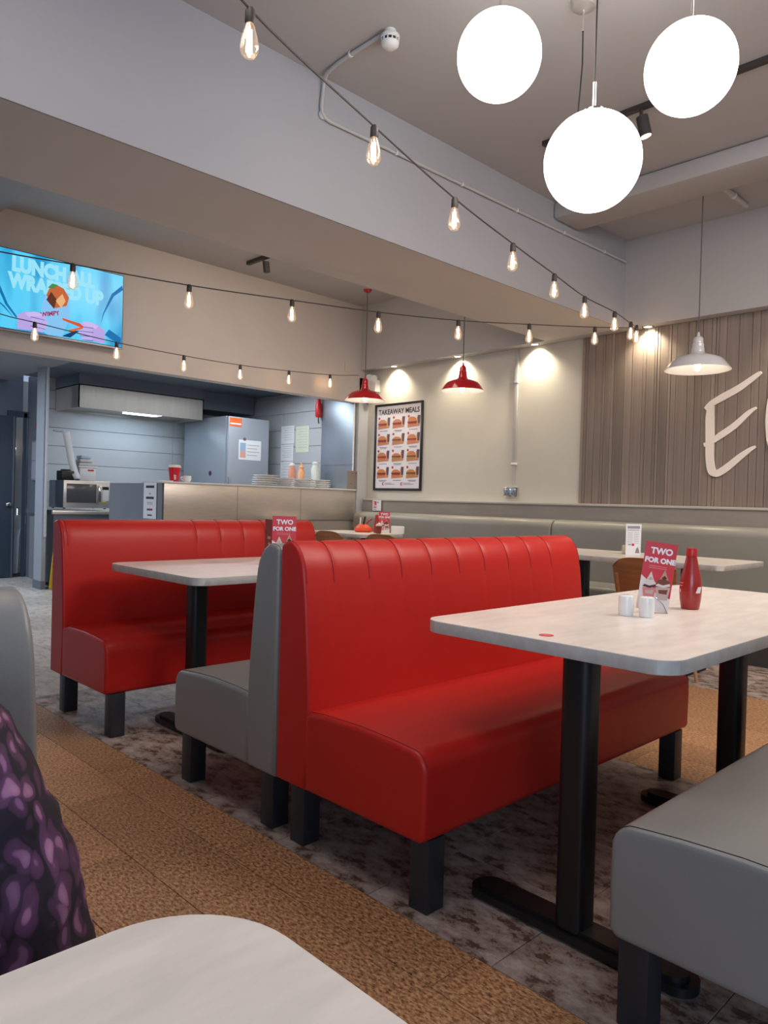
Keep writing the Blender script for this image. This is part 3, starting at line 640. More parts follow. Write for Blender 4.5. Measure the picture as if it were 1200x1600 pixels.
for s_ in (-1, 1):
    hp = jt((-0.09+s_*0.10, 0.84, 0.555), 0.085, pel); kn = jt((-0.09+s_*0.13, 0.44, 0.53), 0.058, hp); an = jt((-0.09+s_*0.13, 0.42, 0.09), 0.038, kn); jt((-0.09+s_*0.14, 0.29, 0.045), (0.042, 0.03), an)
body = skin_mesh('body', V, Ed, Rd, SKIN, per, 2, 0)
# blouse: looser, sleeves to the elbow, with folds
V, Ed, Rd = [], [], []
a0 = jt((-0.09, 0.89, 0.60), (0.155, 0.120)); a1 = jt((-0.09, 0.89, 0.75), (0.145, 0.110), a0); a2 = jt((-0.09, 0.88, 0.89), (0.150, 0.108), a1); jt((-0.09, 0.865, 0.99), (0.075, 0.065), a2)
b1 = jt((0.084, 0.87, 0.935), 0.090, a2); b2 = jt((0.199, 0.855, 0.895), 0.096, b1); b3 = jt((0.248, 0.835, 0.755), 0.092, b2); b4 = jt((0.270, 0.815, 0.63), 0.098, b3); jt((0.265, 0.79, 0.57), 0.080, b4)
c1 = jt((-0.27, 0.87, 0.915), 0.080, a2); c2 = jt((-0.37, 0.865, 0.85), 0.076, c1); c3 = jt((-0.42, 0.83, 0.72), 0.074, c2); jt((-0.44, 0.805, 0.60), 0.072, c3)
bl = skin_mesh('blouse', V, Ed, Rd, BLOUSE, per, 3, 0)
import mathutils.noise as mn
for v in bl.data.vertices:
    n_ = mn.noise(v.co*22)*0.007+mn.noise(Vector((v.co.x*9, v.co.y*9, v.co.z*34)))*0.005; v.co += v.normal*n_
bl.data.update()
V, Ed, Rd = [], [], []
t0 = jt((-0.09, 0.89, 0.575), (0.15, 0.12))
for s_ in (-1, 1):
    hp = jt((-0.09+s_*0.10, 0.82, 0.56), 0.095, t0); kn = jt((-0.09+s_*0.13, 0.44, 0.535), 0.070, hp); jt((-0.09+s_*0.13, 0.425, 0.12), 0.055, kn)
skin_mesh('trousers', V, Ed, Rd, TROUSER, per, 2, 0)
# head
hd = MB(); g = hd.bm; bmesh.ops.create_uvsphere(g, u_segments=28, v_segments=20, radius=1)
for v in g.verts:
    x, y_, z = v.co; fz = 1.0 if z > 0 else 1.0-0.28*z*z
    nose = 0.022*math.exp(-((x/0.16)**2))*math.exp(-(((z+0.12)/0.22)**2)) if y_ < 0 else 0
    brow = 0.006*math.exp(-((z-0.16)/0.12)**2) if y_ < 0 else 0
    eye = -0.008*math.exp(-(((abs(x)-0.42)/0.2)**2+((z-0.02)/0.14)**2)) if y_ < 0 else 0
    chin = 0.010*math.exp(-((z+0.85)/0.2)**2) if y_ < 0 else 0
    v.co = Vector((x*0.075*fz, y_*0.095*fz-(nose+brow+eye+chin), z*0.115))
HL = Vector((-0.09, 0.82, 1.215)); o = hd.build('head', SKIN, per); o.location = HL
for s_ in (-1, 1):
    MB().lathe([(0, -0.012), (0.008, -0.009), (0.012, 0), (0.008, 0.009), (0, 0.012)], seg=14).build('eye', WHITE, o).location = (s_*0.031, -0.082, 0.004)
    MB().lathe([(0, 0), (0.014, 0.003), (0.020, 0.008), (0.016, 0.012), (0, 0.006)], seg=14, axis=(s_, 0.2, 0)).build('ear', SKIN, o).location = (s_*0.070, 0.0, -0.005)
MB().box(-0.022, -0.101, -0.058, 0.022, -0.092, -0.048, 0.004).build('mouth', flat('lip', (150, 80, 75)), o)
hr = MB(); bmesh.ops.create_uvsphere(hr.bm, u_segments=28, v_segments=18, radius=1)
for v in hr.bm.verts:
    x, y_, z = v.co
    v.co = Vector((x*0.088, y_*0.106+0.016, z*0.125+0.012+(-0.05 if z < 0 and y_ > -0.1 else 0)*min(1, -z)))
    if y_ < -0.25 and z < 0.45: v.co.y = max(v.co.y, -0.035)
hr.build('hair', HAIR, o)

# ================================================================ GLOBE PENDANTS
def globe(label, c, r=0.175, cord=True, rod=True):
    t = thing('globe_pendant', label, 'pendant lamp', c, 0, 'opal globe pendants')
    b = MB(); bmesh.ops.create_uvsphere(b.bm, u_segments=48, v_segments=32, radius=r); b.build('globe', GLOBE, t)
    MB().lathe([(0, 0.02), (0.036, 0.018), (0.038, 0.0), (0.034, -0.006)], (0, 0, r-0.006), 24).build('gallery_cap', CHROME, t)
    if rod:
        MB().cyl((0, 0, r+0.01), (0, 0, r+0.115), 0.006, seg=12).build('stem', CHROME, t)
    MB().tube([(0, 0, r+0.11), (0.002, 0.001, (ZC-c[2]+r)/2), (0, 0, ZC-c[2]-0.03)], 0.0028, 8).build('cord', BLACK, t)
    MB().lathe([(0, -0.03), (0.03, -0.028), (0.052, -0.012), (0.055, 0), (0, 0)], (0, 0, ZC-c[2]), 28).build('ceiling_rose', CHROME, t)
    return t
globe('glowing opal globe pendant, leftmost of the three large globes', (2.51, 1.95, 3.02))
globe('glowing opal globe pendant hanging lowest, middle of the three globes', (2.45, 1.46, 2.41))
globe('glowing opal globe pendant, rightmost of the three large globes', (2.93, 1.32, 2.90))
t = thing('spare_cord', 'black lamp cord with brushed ceiling rose, hanging behind the lowest globe', 'lamp cord', (3.20, 1.98, ZC))
NICK = mat('satin_nickel', (0.55, 0.53, 0.50, 1), 0.35, metal=0.6)
MB().lathe([(0, -0.055), (0.02, -0.054), (0.055, -0.035), (0.062, -0.01), (0.062, 0), (0, 0)], seg=28).build('ceiling_rose', NICK, t)
MB().cyl((0, 0, -0.05), (0, 0, -0.15), 0.006, seg=10).build('stem', CHROME, t)
MB().tube([(0, 0, -0.15), (0.004, 0.0, -0.3), (-0.004, 0.004, -0.45), (-0.014, 0.01, -0.60)], 0.0035, 8).build('cord', BLACK, t)
MB().cyl((-0.014, 0.01, -0.58), (-0.014, 0.01, -0.66), 0.006, seg=10).build('connector', CHROME, t)

# ================================================================ BARN PENDANTS
def barn(label, c, m, s=0.43, ztop=ZC, rz=0):
    # origin at the centre of the shade rim
    t = thing('barn_pendant', label, 'pendant lamp', c, rz, 'barn shade pendants'); r = s/2
    out = [(r, 0.0), (r*0.985, 0.006), (r*0.80, 0.065), (r*0.72, 0.082), (r*0.50, 0.103), (r*0.28, 0.118), (r*0.20, 0.135), (r*0.185, 0.165), (r*0.175, 0.170), (r*0.175, 0.195), (r*0.155, 0.200), (r*0.15, 0.235), (r*0.10, 0.250), (0.012, 0.255)]
    inn = [(0.03, 0.118), (r*0.28, 0.114), (r*0.50, 0.099), (r*0.71, 0.078), (r*0.79, 0.061), (r*0.975, 0.004), (r, 0.0)]
    MB().lathe(out, seg=48).build('shade', m, t)
    MB().lathe(inn, seg=48).build('shade_lining', WHGL, t)
    MB().cyl((0, 0, 0.118), (0, 0, 0.06), 0.019, seg=16).build('bulb_holder', BLACK, t)
    MB().lathe([(0, -0.008), (0.012, -0.005), (0.022, 0.008), (0.026, 0.024), (0.022, 0.042), (0.015, 0.056), (0.013, 0.066)], seg=24).build('bulb', BULB_E, t)
    MB().cyl((0, 0, 0.25), (0, 0, 0.285), 0.013, 0.007, seg=12).build('cable_grip', m, t)
    MB().tube([(0, 0, 0.28), (0, 0, ztop-c[2]-0.01)], 0.0045 if s > 0.3 else 0.003, 8).build('cord', mat('lamp_cord', (0.10, 0.085, 0.08, 1), 0.6), t)
    MB().lathe([(0, -0.03), (0.035, -0.028), (0.05, -0.004), (0.05, 0), (0, 0)], (0, 0, ztop-c[2]), 24).build('ceiling_rose', m, t)
    l = bpy.data.lights.new('pendant_glow', 'POINT'); l.energy = 3; l.color = (1.0, 0.82, 0.62); l.shadow_soft_size = 0.03
    lo = bpy.data.objects.new('pendant_glow', l); COL.objects.link(lo); lo.parent = t; lo.location = (0, 0, -0.03)
    return t
barn('red enamel barn pendant at the room corner, left of the meal poster top', (5.90, 6.40, 2.315), REDGL, 0.47)
barn('red enamel barn pendant in front of the menu wall, right of the poster', (5.78, 4.83, 2.275), REDGL, 0.43)
barn('white enamel barn pendant hanging before the slatted panel at right', (5.615, 2.40, 2.20), WHGL, 0.475)

# ================================================================ STRING LIGHTS
def strand(label, pts, bulbs, s=1.0, end=None):
    t = thing('string_lights', label, 'string lights', pts[0], 0, 'festoon string lights'); o0 = Vector(pts[0])
    # smooth catmull-rom cable
    P = [Vector(p) for p in pts]; Q = []
    for i in range(len(P)-1):
        a = P[max(i-1, 0)]; b_ = P[i]; c_ = P[i+1]; d = P[min(i+2, len(P)-1)]
        for k in range(6):
            u = k/6; Q.append(0.5*((2*b_)+(-a+c_)*u+(2*a-5*b_+4*c_-d)*u*u+(-a+3*b_-3*c_+d)*u**3))
    Q.append(P[-1]); MB().tube([q-o0 for q in Q], 0.004, 6).build('cable', mat('cable_rubber', (0.05, 0.045, 0.042, 1), 0.5), t)
    global SOCK
    for p in bulbs:
        so = SOCK[0].copy() if SOCK else None
        if so is None:
            so = MB().lathe([(0, 0.006), (0.010, 0.005), (0.016, -0.004), (0.017, -0.040), (0.014, -0.046), (0, -0.046)], seg=14).build('lamp_socket', mat('socket_black', (0.05, 0.04, 0.036, 1), 0.5), t)
            gl = MB().lathe([(0.012, -0.044), (0.016, -0.052), (0.025, -0.085), (0.031, -0.115), (0.029, -0.135), (0.018, -0.150), (0, -0.156)], seg=18).build('glass_bulb', BGLASS, so)
            f = MB()
            for k in range(5):
                a = k*2*PI/5; f.tube([(0.007*math.cos(a), 0.007*math.sin(a), -0.065), (0.010*math.cos(a), 0.010*math.sin(a), -0.135)], 0.0016, 5)
            f.tube([(0, 0, -0.05), (0, 0, -0.13)], 0.0022, 6)
            fi = f.build('filament', FIL, so); SOCK = (so, gl, fi)
        else:
            COL.objects.link(so); so.parent = t
            for q in SOCK[1:]: c = q.copy(); COL.objects.link(c); c.parent = so
        so.location = Vector(p)-o0
    return t
SOCK = None
s1 = [(1.05, 1.97, 2.80), (1.34, 2.04, 2.695), (2.05, 2.21, 2.645), (2.75, 2.38, 2.615), (3.46, 2.55, 2.620), (4.13, 2.71, 2.635), (4.77, 2.87, 2.655), (5.53, 3.05, 2.725), (6.13, 3.20, 2.755), (6.37, 3.25, 2.775)]
strand('festoon string sweeping down from the top left to the wall above the slatted panel', s1, s1[1:8]+[(6.05, 3.18, 2.76), (6.25, 3.23, 2.775)])
s2 = [(0.6, 5.05, 2.60), (1.45, 4.79, 2.56), (1.83, 4.67, 2.552), (2.51, 4.46, 2.535), (3.19, 4.24, 2.540), (3.84, 4.04, 2.552), (4.51, 3.83, 2.585), (5.17, 3.62, 2.645), (5.85, 3.41, 2.715), (6.37, 3.25, 2.78)]
strand('festoon string crossing over the television top, right under the long soffit', s2, s2[2:9])
s3 = [(1.2, 6.26, 2.62), (1.93, 6.36, 2.54), (2.21, 6.40, 2.53), (2.95, 6.50, 2.505), (3.67, 6.59, 2.51), (4.38, 6.69, 2.535), (5.09, 6.79, 2.585), (5.77, 6.88, 2.645), (6.29, 6.95, 2.72)]
strand('lowest festoon string running under the television to the room corner', s3, s3[2:8])

# ================================================================ SOFFIT DOWNLIGHTS
def downlight(y, label, first=None, e=42.0):
    t = thing('downlight', label, 'downlight', (6.445, y, ZS), 0, 'recessed wall-washing downlights')
    MB().lathe([(0.034, 0.001), (0.036, -0.004), (0.048, -0.005), (0.052, 0.0)], seg=28).build('bezel', CHROME, t)
    MB().lathe([(0, -0.003), (0.034, -0.002), (0.034, 0.0)], seg=28).build('lens', DLIGHT, t)
    l = bpy.data.lights.new('downlight_beam', 'SPOT'); l.energy = e; l.color = (1.0, 0.88, 0.66); l.spot_size = math.radians(125); l.spot_blend = 0.8; l.shadow_soft_size = 0.03
    lo = bpy.data.objects.new('downlight_beam', l); COL.objects.link(lo); lo.parent = t; lo.location = (-0.005, 0, -0.012); lo.rotation_euler = (0, math.radians(-14), 0)
downlight(6.48, 'bright recessed downlight just above the framed meal poster')
downlight(5.47, 'bright recessed downlight behind the second red pendant')
downlight(4.44, 'bright recessed downlight right of the vertical wall conduit')
downlight(3.22, 'bright recessed downlight above the slatted panel where the strings end')
downlight(1.9, 'recessed downlight above the slatted panel, past the right edge')

# ================================================================ CEILING FITTINGS
t = thing('smoke_detector', 'white smoke detector with slotted rim on the ceiling', 'smoke detector', (2.72, 2.83, ZC))
MB().lathe([(0, 0), (0.030, 0), (0.030, -0.022), (0.046, -0.024), (0.050, -0.030), (0.050, -0.044), (0.046, -0.048)], seg=32).build('base', WHITE, t)
MB().lathe([(0.040, -0.044), (0.040, -0.062), (0.047, -0.064), (0.045, -0.078), (0.030, -0.092), (0, -0.096)], seg=32).build('sensor_cover', WHITE, t)
q = MB()
for k in range(12):
    a = k*PI/6; q.box(-0.003, 0.040, -0.064, 0.003, 0.048, -0.046); 
    bmesh.ops.rotate(q.bm, verts=q.bm.verts[-8:], cent=(0, 0, 0), matrix=Matrix.Rotation(a, 3, 'Z'))
q.build('vent_rib', WHITE, t, smooth=False)
MB().lathe([(0.0415, -0.047), (0.0415, -0.063)], seg=24).build('vent_mesh', INK, t)
t = thing('conduit', 'grey painted conduit from the smoke detector along the long beam face', 'conduit', (2.72, 2.83, ZC))
P = [(2.70, 2.88, 3.585), (2.70, 3.05, 3.585), (2.705, 3.22, 3.585), (2.72, 3.34, 3.58), (2.74, 3.39, 3.56), (2.745, 3.404, 3.52), (2.735, 3.404, 3.42), (2.74, 3.404, 3.385), (2.765, 3.404, 3.362), (2.80, 3.404, 3.355)]
o0 = Vector((2.72, 2.83, ZC)); MB().tube([Vector(p)-o0 for p in P], 0.011, 10).build('bent_pipe', CONDUIT, t)
MB().tube([Vector((2.80, 3.404, 3.355))-o0, Vector((4.5, 3.404, 3.375))-o0, Vector((6.36, 3.404, 3.40))-o0], 0.010, 10).build('straight_pipe', CONDUIT, t)
for p in ((2.702, 3.12, 3.588),): MB().lathe([(0.013, -0.006), (0.017, -0.006), (0.017, 0.006), (0.013, 0.006)], tuple(Vector(p)-o0), 16, axis=(0, 1, 0)).build('saddle_clip', WHITE, t)
for x in (3.35, 4.0, 4.65, 5.3, 5.95): MB().lathe([(0.012, -0.006), (0.016, -0.006), (0.016, 0.006), (0.012, 0.006)], tuple(Vector((x, 3.404, 3.355+(x-2.8)*0.0126))-o0), 16, axis=(1, 0, 0)).build('saddle_clip', WHITE, t)
MB().cyl(Vector((2.745, 3.404, 3.372))-o0, Vector((2.745, 3.417, 3.372))-o0, 0.024, seg=20).build('junction_box', CONDUIT, t)
t = thing('ceiling_conduit', 'short grey conduit on the ceiling beyond the rounded beam, top right', 'conduit', (5.58, 2.30, ZC))
MB().cyl((0.0, 0, -0.02), (0.62, 0, -0.02), 0.020, seg=12).build('pipe', CONDUIT, t)
MB().cyl((0.33, 0, -0.02), (0.36, 0, -0.02), 0.026, seg=12).build('saddle_clip', WHITE, t)
TRK = mat('track_dark', (0.035, 0.030, 0.028, 1), 0.5)
t = thing('track_light', 'dark ceiling track with one lit spot head between the globes', 'track light', (4.27, 2.2, ZC))
MB().box(-0.018, -1.3, -0.03, 0.018, 0.72, 0).build('track', TRK, t, smooth=False)
MB().cyl((0, 0.02, -0.03), (0, 0.02, -0.075), 0.010, seg=12).build('stem', TRK, t)
h = MB().cyl((0.01, 0.02, -0.07), (0.03, -0.0, -0.185), 0.036, seg=24).build('spot_head', TRK, t)
MB().cyl((0.0302, -0.0002, -0.186), (0.031, -0.001, -0.189), 0.031, seg=24).build('lit_lens', DLIGHT, t)
t = thing('recess_track_light', 'short dark track with a small spot head in the ceiling recess above the counter', 'track light', (4.39, 6.45, ZC))
MB().box(-0.02, -0.22, -0.035, 0.02, 0.16, 0).build('track', TRK, t, smooth=False)
MB().cyl((0.0, -0.12, -0.03), (0.0, -0.12, -0.07), 0.010, seg=10).build('stem', TRK, t)
MB().cyl((0.02, -0.13, -0.06), (0.03, -0.14, -0.16), 0.034, seg=20).build('spot_head', TRK, t)

# ================================================================ MENU WALL FITTINGS
def wallX(parent_or_none, name, y0, z0, y1, z1, x0, x1, m, bev=0.0, parent=None):
    return MB().box(x0, min(y0, y1), z0, x1, max(y0, y1), z1, bev).build(name, m, parent, smooth=bool(bev))
# framed poster; local frame: x right (= -Y), y up, z toward the room (= -X)
pt = thing('meal_poster', 'black-framed white TAKEAWAY MEALS poster with twelve meal pictures', 'poster', (XM, 6.44, 1.285))
PM = frame((-0.004, 0, 0), (0, -1, 0), (0, 0, 1)); W_, H_ = 0.82, 1.075
fr = MB()
for a in ((-W_/2, 0, W_/2, 0.028), (-W_/2, H_-0.028, W_/2, H_), (-W_/2, 0.028, -W_/2+0.028, H_-0.028), (W_/2-0.028, 0.028, W_/2, H_-0.028)): fr.box(a[0], a[1], 0, a[2], a[3], 0.022, 0.003)
xform(fr, PM).build('frame', BLACK, pt)
sh = xform(MB().box(-W_/2+0.02, 0.02, 0, W_/2-0.02, H_-0.02, 0.008), PM).build('sheet', flat('poster_white', (232, 228, 232), 0.35), pt, smooth=False)
xform(text_bm('TAKEAWAY MEALS', 0.088, bold=0.0022, ext=0.0004, sx=0.93), PM @ Matrix.Translation((0, 0.945, 0.0088))).build('title', flat('poster_ink', (60, 52, 58)), sh, smooth=False)
colr = {'bun': (206, 128, 74), 'patty': (110, 48, 30), 'red': (178, 44, 44), 'fries': (224, 160, 96), 'cup': (98, 66, 82), 'sauce': (214, 90, 60), 'base': (196, 140, 112), 'salad': (150, 140, 70)}
def pp(name, pts, col, l, M):
    return xform(MB().prism(pts, 0.0003, Matrix.Translation((0, 0, 0.0086+l*0.0004))), M).build(name, flat('poster_'+col, colr[col], 0.35), sh, smooth=False)
rp = random.Random(5)
for r in range(4):
    for c_ in range(3):
        M = PM @ Matrix.Translation((-0.255+0.255*c_, 0.775-0.205*r, 0))
        big = rp.uniform(0.85, 1.1)
        pp('meal_base', [(-0.10, -0.012), (0.10, 0.0), (0.105, 0.03), (-0.10, 0.03)], 'base', 0, M)
        pp('fries_box', [(0.045, 0.02), (0.10, 0.025), (0.105, 0.115), (0.055, 0.110)], 'fries', 1, M)
        pp('drink_cup', [(0.070, 0.03), (0.105, 0.03), (0.112, 0.13), (0.066, 0.13)], 'cup', 2, M)
        pp('bun_top', [(-0.095, 0.06), (0.05, 0.06), (0.045, 0.085*big), (0.01, 0.105*big), (-0.045, 0.108*big), (-0.088, 0.088*big)], 'bun', 3, M)
        pp('patty', [(-0.098, 0.042), (0.055, 0.042), (0.055, 0.060), (-0.098, 0.060)], 'patty', 4, M)
        pp('filling', [(-0.09, 0.030), (0.05, 0.030), (0.052, 0.043), (-0.095, 0.046)], rp.choice(['sauce', 'salad', 'red']), 5, M)
        pp('bun_bottom', [(-0.088, 0.008), (0.045, 0.008), (0.050, 0.030), (-0.092, 0.030)], 'bun', 4, M)
        pp('meal_badge', ell(-0.080, 0.125, 0.016, 0.016, 14), 'red', 5, M)
        pp('caption_line', [(-0.07, -0.038), (0.07, -0.038), (0.07, -0.032), (-0.07, -0.032)], 'cup', 0, M)
        if (r+c_) % 2: pp('caption_line', [(-0.055, -0.050), (0.055, -0.050), (0.055, -0.045), (-0.055, -0.045)], 'cup', 0, M)
for x in (-0.22, 0.10):
    M = PM @ Matrix.Translation((x, 0.082, 0)); pp('footer_badge', ell(-0.02, 0, 0.020, 0.020, 16), 'red', 1, M)
    xform(MB().prism(ell(-0.014, 0, 0.011, 0.011, 12), 0.0003, Matrix.Translation((0, 0, 0.0098))), M).build('badge_hole', flat('poster_white', (232, 228, 232), 0.35), sh, smooth=False)
    for k in (0, 1): pp('footer_line', [(0.012, 0.006-0.014*k), (0.13+0.05*k, 0.006-0.014*k), (0.13+0.05*k, 0.011-0.014*k), (0.012, 0.011-0.014*k)], 'cup', 1, M)
# conduit with socket
t = thing('wall_trunking', 'white vertical trunking on the menu wall above the double socket', 'trunking', (XM, 4.70, 1.58))
MB().box(-0.022, -0.020, 0, 0, 0.020, ZS-1.58, 0.002).build('trunk', CONDUIT, t)
MB().box(-0.030, -0.032, -0.012, 0, 0.032, 0.012, 0.004).build('joint_box', WHITE, t)
MB().box(-0.028, -0.026, 0.85, 0, 0.026, 0.875, 0.003).build('coupler', CONDUIT, t)
MB().cyl((-0.010, 0, -0.01), (-0.010, 0, -0.225), 0.009, seg=12).build('drop_pipe', CONDUIT, t)
t = thing('double_socket', 'brushed metal double power socket on the menu wall', 'power socket', (XM, 4.72, 1.235))
MB().box(-0.038, -0.088, 0, 0, 0.088, 0.098, 0.004).build('back_box', CHROME, t)
for s_ in (-1, 1):
    f = MB().box(-0.041, s_*0.042-0.034, 0.012, -0.037, s_*0.042+0.034, 0.086, 0.002).build('socket_outlet', STEELD, t)
    q = MB(); q.box(-0.043, s_*0.042-0.004, 0.052, -0.040, s_*0.042+0.004, 0.064); q.box(-0.043, s_*0.042-0.022, 0.028, -0.040, s_*0.042-0.012, 0.034); q.box(-0.043, s_*0.042+0.012, 0.028, -0.040, s_*0.042+0.022, 0.034); q.build('pin_slot', INK, f, smooth=False)
    MB().box(-0.045, s_*0.062-0.010, 0.066, -0.040, s_*0.062+0.010, 0.084, 0.002).build('rocker_switch', WHITE, t)
# fire action sign under the ledge
t = thing('fire_sign', 'small white sign with red pictograms beside the banquette corner', 'sign', (XM-0.118, 6.67, 1.03))
MB().box(-0.003, -0.075, 0, 0, 0.075, 0.13).build('plate', PAPER, t, smooth=False)
MB().box(-0.004, 0.005, 0.035, -0.003, 0.058, 0.118).build('red_panel', REDP, t, smooth=False)
q = MB(); q.box(-0.005, 0.038, 0.045, -0.004, 0.052, 0.085); q.box(-0.005, 0.012, 0.045, -0.004, 0.026, 0.070); q.box(-0.005, 0.040, 0.092, -0.004, 0.050, 0.106); q.build('pictogram', PAPER, t, smooth=False)
MB().box(-0.004, -0.03, 0.095, -0.003, -0.012, 0.112).build('green_mark', flat('sign_green', (60, 130, 90)), t, smooth=False)
MB().box(-0.004, 0.01, 0.014, -0.003, 0.055, 0.022).build('caption', GREYINK, t, smooth=False)
# emergency light + camera in the corner
t = thing('emergency_light', 'white twin-head emergency light high in the room corner behind the red pendant', 'emergency light', (XM, 6.86, 2.52))
MB().box(-0.09, -0.07, 0, 0, 0.07, 0.15, 0.01).build('housing', WHITE, t)
for s_, z in ((1, 0.19), (-1, 0.17)):
    h = MB().lathe([(0, 0), (0.03, 0.0), (0.042, 0.03), (0.042, 0.045), (0, 0.045)], (-0.06, s_*0.045, z), 20, axis=(-1, -0.3, -0.2)).build('lamp_head', WHITE, t)
MB().lathe([(0, -0.05), (0.025, -0.045), (0.035, -0.02), (0.035, 0.01), (0, 0.01)], (-0.06, -0.01, -0.02), 20).build('sensor_dome', BLACK, t)
b = MB().box(-0.045, -0.012, -0.055, 0.045, 0, 0.055, 0.004).build('blank_wall_plate', flat('wall_plate', (205, 190, 178), 0.5)); b.location = (6.14, YK-0.001, 2.80)
tag(b, 'pale blank wall plate left of the corner above the string lights', 'wall plate')
# big sign letters; strokes as tapered brush polygons
def brush(pts, wd):
    P = [Vector(p) for p in pts]; Lf, Rt = [], []
    for i, p in enumerate(P):
        t_ = (P[min(i+1, len(P)-1)]-P[max(i-1, 0)]).normalized(); n_ = Vector((-t_.y, t_.x)); Lf.append(p+n_*wd[i]); Rt.append(p-n_*wd[i])
    return [tuple(q) for q in Lf+Rt[::-1]]
def smooth_path(pts, wd, k=6):
    P = [Vector(p) for p in pts]; Q, Wd = [], []
    for i in range(len(P)-1):
        a = P[max(i-1, 0)]; b_ = P[i]; c_ = P[i+1]; d = P[min(i+2, len(P)-1)]
        for j in range(k):
            u = j/k; Q.append(tuple(0.5*((2*b_)+(-a+c_)*u+(2*a-5*b_+4*c_-d)*u*u+(-a+3*b_-3*c_+d)*u**3))); Wd.append(wd[i]+(wd[i+1]-wd[i])*u)
    Q.append(tuple(P[-1])); Wd.append(wd[-1]); return Q, Wd
lt = thing('sign_letter', 'large cream hand-drawn capital E mounted on the slatted panel', 'sign letter', (XM-0.034, 2.69, 1.44), 0, 'panel sign letters')
LM = frame((0, 0, 0), (0, -1, 0), (0, 0, 1))
def stroke(pts, wd, par, d=0.018):
    q, ww = smooth_path(pts, wd); P = brush(q, ww)
    return P
eb = MB()
ST = [([(0.005, 0.575), (0.055, 0.620), (0.16, 0.675), (0.28, 0.735), (0.415, 0.825), (0.45, 0.850)], [0.016, 0.026, 0.030, 0.028, 0.020, 0.009]),
      ([(0.052, 0.630), (0.045, 0.50), (0.050, 0.32), (0.055, 0.15), (0.075, 0.045), (0.11, 0.018)], [0.024, 0.036, 0.036, 0.034, 0.034, 0.024]),
      ([(0.0, 0.268), (0.05, 0.285), (0.14, 0.345), (0.25, 0.420), (0.36, 0.520), (0.42, 0.560)], [0.016, 0.020, 0.028, 0.027, 0.020, 0.009]),
      ([(0.065, 0.035), (0.12, 0.022), (0.20, 0.070), (0.30, 0.155), (0.38, 0.215), (0.425, 0.240)], [0.022, 0.030, 0.030, 0.026, 0.018, 0.009])]
for i, (p_, w__) in enumerate(ST): eb.prism(stroke(p_, w__, None), 0.018-0.0004*i, LM)
eb.build('letter_body', SIGNW, lt, angle=30)
lt2 = MB(); lt2.prism(stroke([(0.035, 0.0), (0.008, 0.14), (0.0, 0.30), (0.006, 0.46), (0.03, 0.60)], [0.014, 0.034, 0.040, 0.036, 0.014], None), 0.018, LM)
o = lt2.build('sign_letter', SIGNW, angle=30); o.location = (XM-0.034, 2.155, 1.59); tag(o, 'sliver of the next cream sign letter at the right edge', 'sign letter', 'panel sign letters')

# ================================================================ TELEVISION
tv = thing('television', 'wall-mounted television showing a blue LUNCH ALL WRAPPED UP advert', 'television', (2.585, YK-0.004, 2.545))
TW, TH = 1.235, 0.70; TM = frame((0, -0.068, 0), (1, 0, 0), (0, 0, 1))
MB().box(-TW/2, -0.065, 0, TW/2, -0.02, TH, 0.006).build('casing', BLACK, tv)
MB().box(-0.25, -0.02, 0.15, 0.25, 0.0, 0.5).build('wall_bracket', BLACK, tv, smooth=False)
MB().box(-TW/2, -0.070, -0.012, TW/2, -0.064, 0.004, 0.001).build('bottom_bezel', STEELD, tv)
def screen_mat():
    m = bpy.data.materials.new('screen_shirt_blue'); m.use_nodes = True; nt = m.node_tree; n = nt.nodes; L = nt.links; p = n['Principled BSDF']
    p.inputs['Base Color'].default_value = (0, 0, 0, 1); p.inputs['Roughness'].default_value = 0.25
    tc = n.new('ShaderNodeTexCoord'); mp = n.new('ShaderNodeMapping'); mp.inputs['Scale'].default_value = (3.0, 1, 1.2); mp.inputs['Rotation'].default_value = (0, 0.5, 0); L.new(tc.outputs['Object'], mp.inputs[0])
    no = n.new('ShaderNodeTexNoise'); no.inputs['Scale'].default_value = 1.6; no.inputs['Detail'].default_value = 1.0; L.new(mp.outputs[0], no.inputs['Vector'])
    c = n.new('ShaderNodeValToRGB'); c.color_ramp.elements[0].position = 0.35; c.color_ramp.elements[0].color = srgb(30, 150, 205); c.color_ramp.elements[1].position = 0.55; c.color_ramp.elements[1].color = srgb(85, 200, 240)
    L.new(no.outputs['Fac'], c.inputs[0]); L.new(c.outputs[0], p.inputs['Emission Color']); p.inputs['Emission Strength'].default_value = 1.0; return m
scr = MB().box(-TW/2+0.008, -0.0675, 0.010, TW/2-0.008, -0.0665, TH-0.008).build('screen', screen_mat(), tv, smooth=False)
def sp(name, pts, rgb, l): xform(MB().prism(pts, 0.0004, Matrix.Translation((0, 0, 0.0001+0.0006*l))), TM).build(name, emis('screen_'+'_'.join(map(str, rgb)), rgb), scr, smooth=False)
for tx, sz, x, z in (('LUNCH ALL', 0.170, -0.03, 0.520), ('WRAPPED UP', 0.170, 0.0, 0.375)):
    b = text_bm(tx, sz, bold=0.011, ext=0.0003, sx=0.80); xform(b, TM @ Matrix.Translation((x, z, 0.001))).build('screen_text', emis('screen_text_blue', (150, 220, 240)), scr, smooth=False)
for q in ([(-0.52, 0.60), (-0.50, 0.40), (-0.42, 0.22), (-0.34, 0.12), (-0.35, 0.11), (-0.44, 0.21), (-0.53, 0.40)], [(0.60, 0.60), (0.50, 0.50), (0.42, 0.30), (0.40, 0.20), (0.43, 0.30), (0.52, 0.48), (0.61, 0.56)], [(-0.60, 0.30), (-0.45, 0.20), (-0.36, 0.10), (-0.47, 0.20), (-0.60, 0.27)], [(0.60, 0.10), (0.48, 0.16), (0.44, 0.10), (0.60, 0.03)]): sp('sleeve_fold', q, (22, 110, 170), 0)
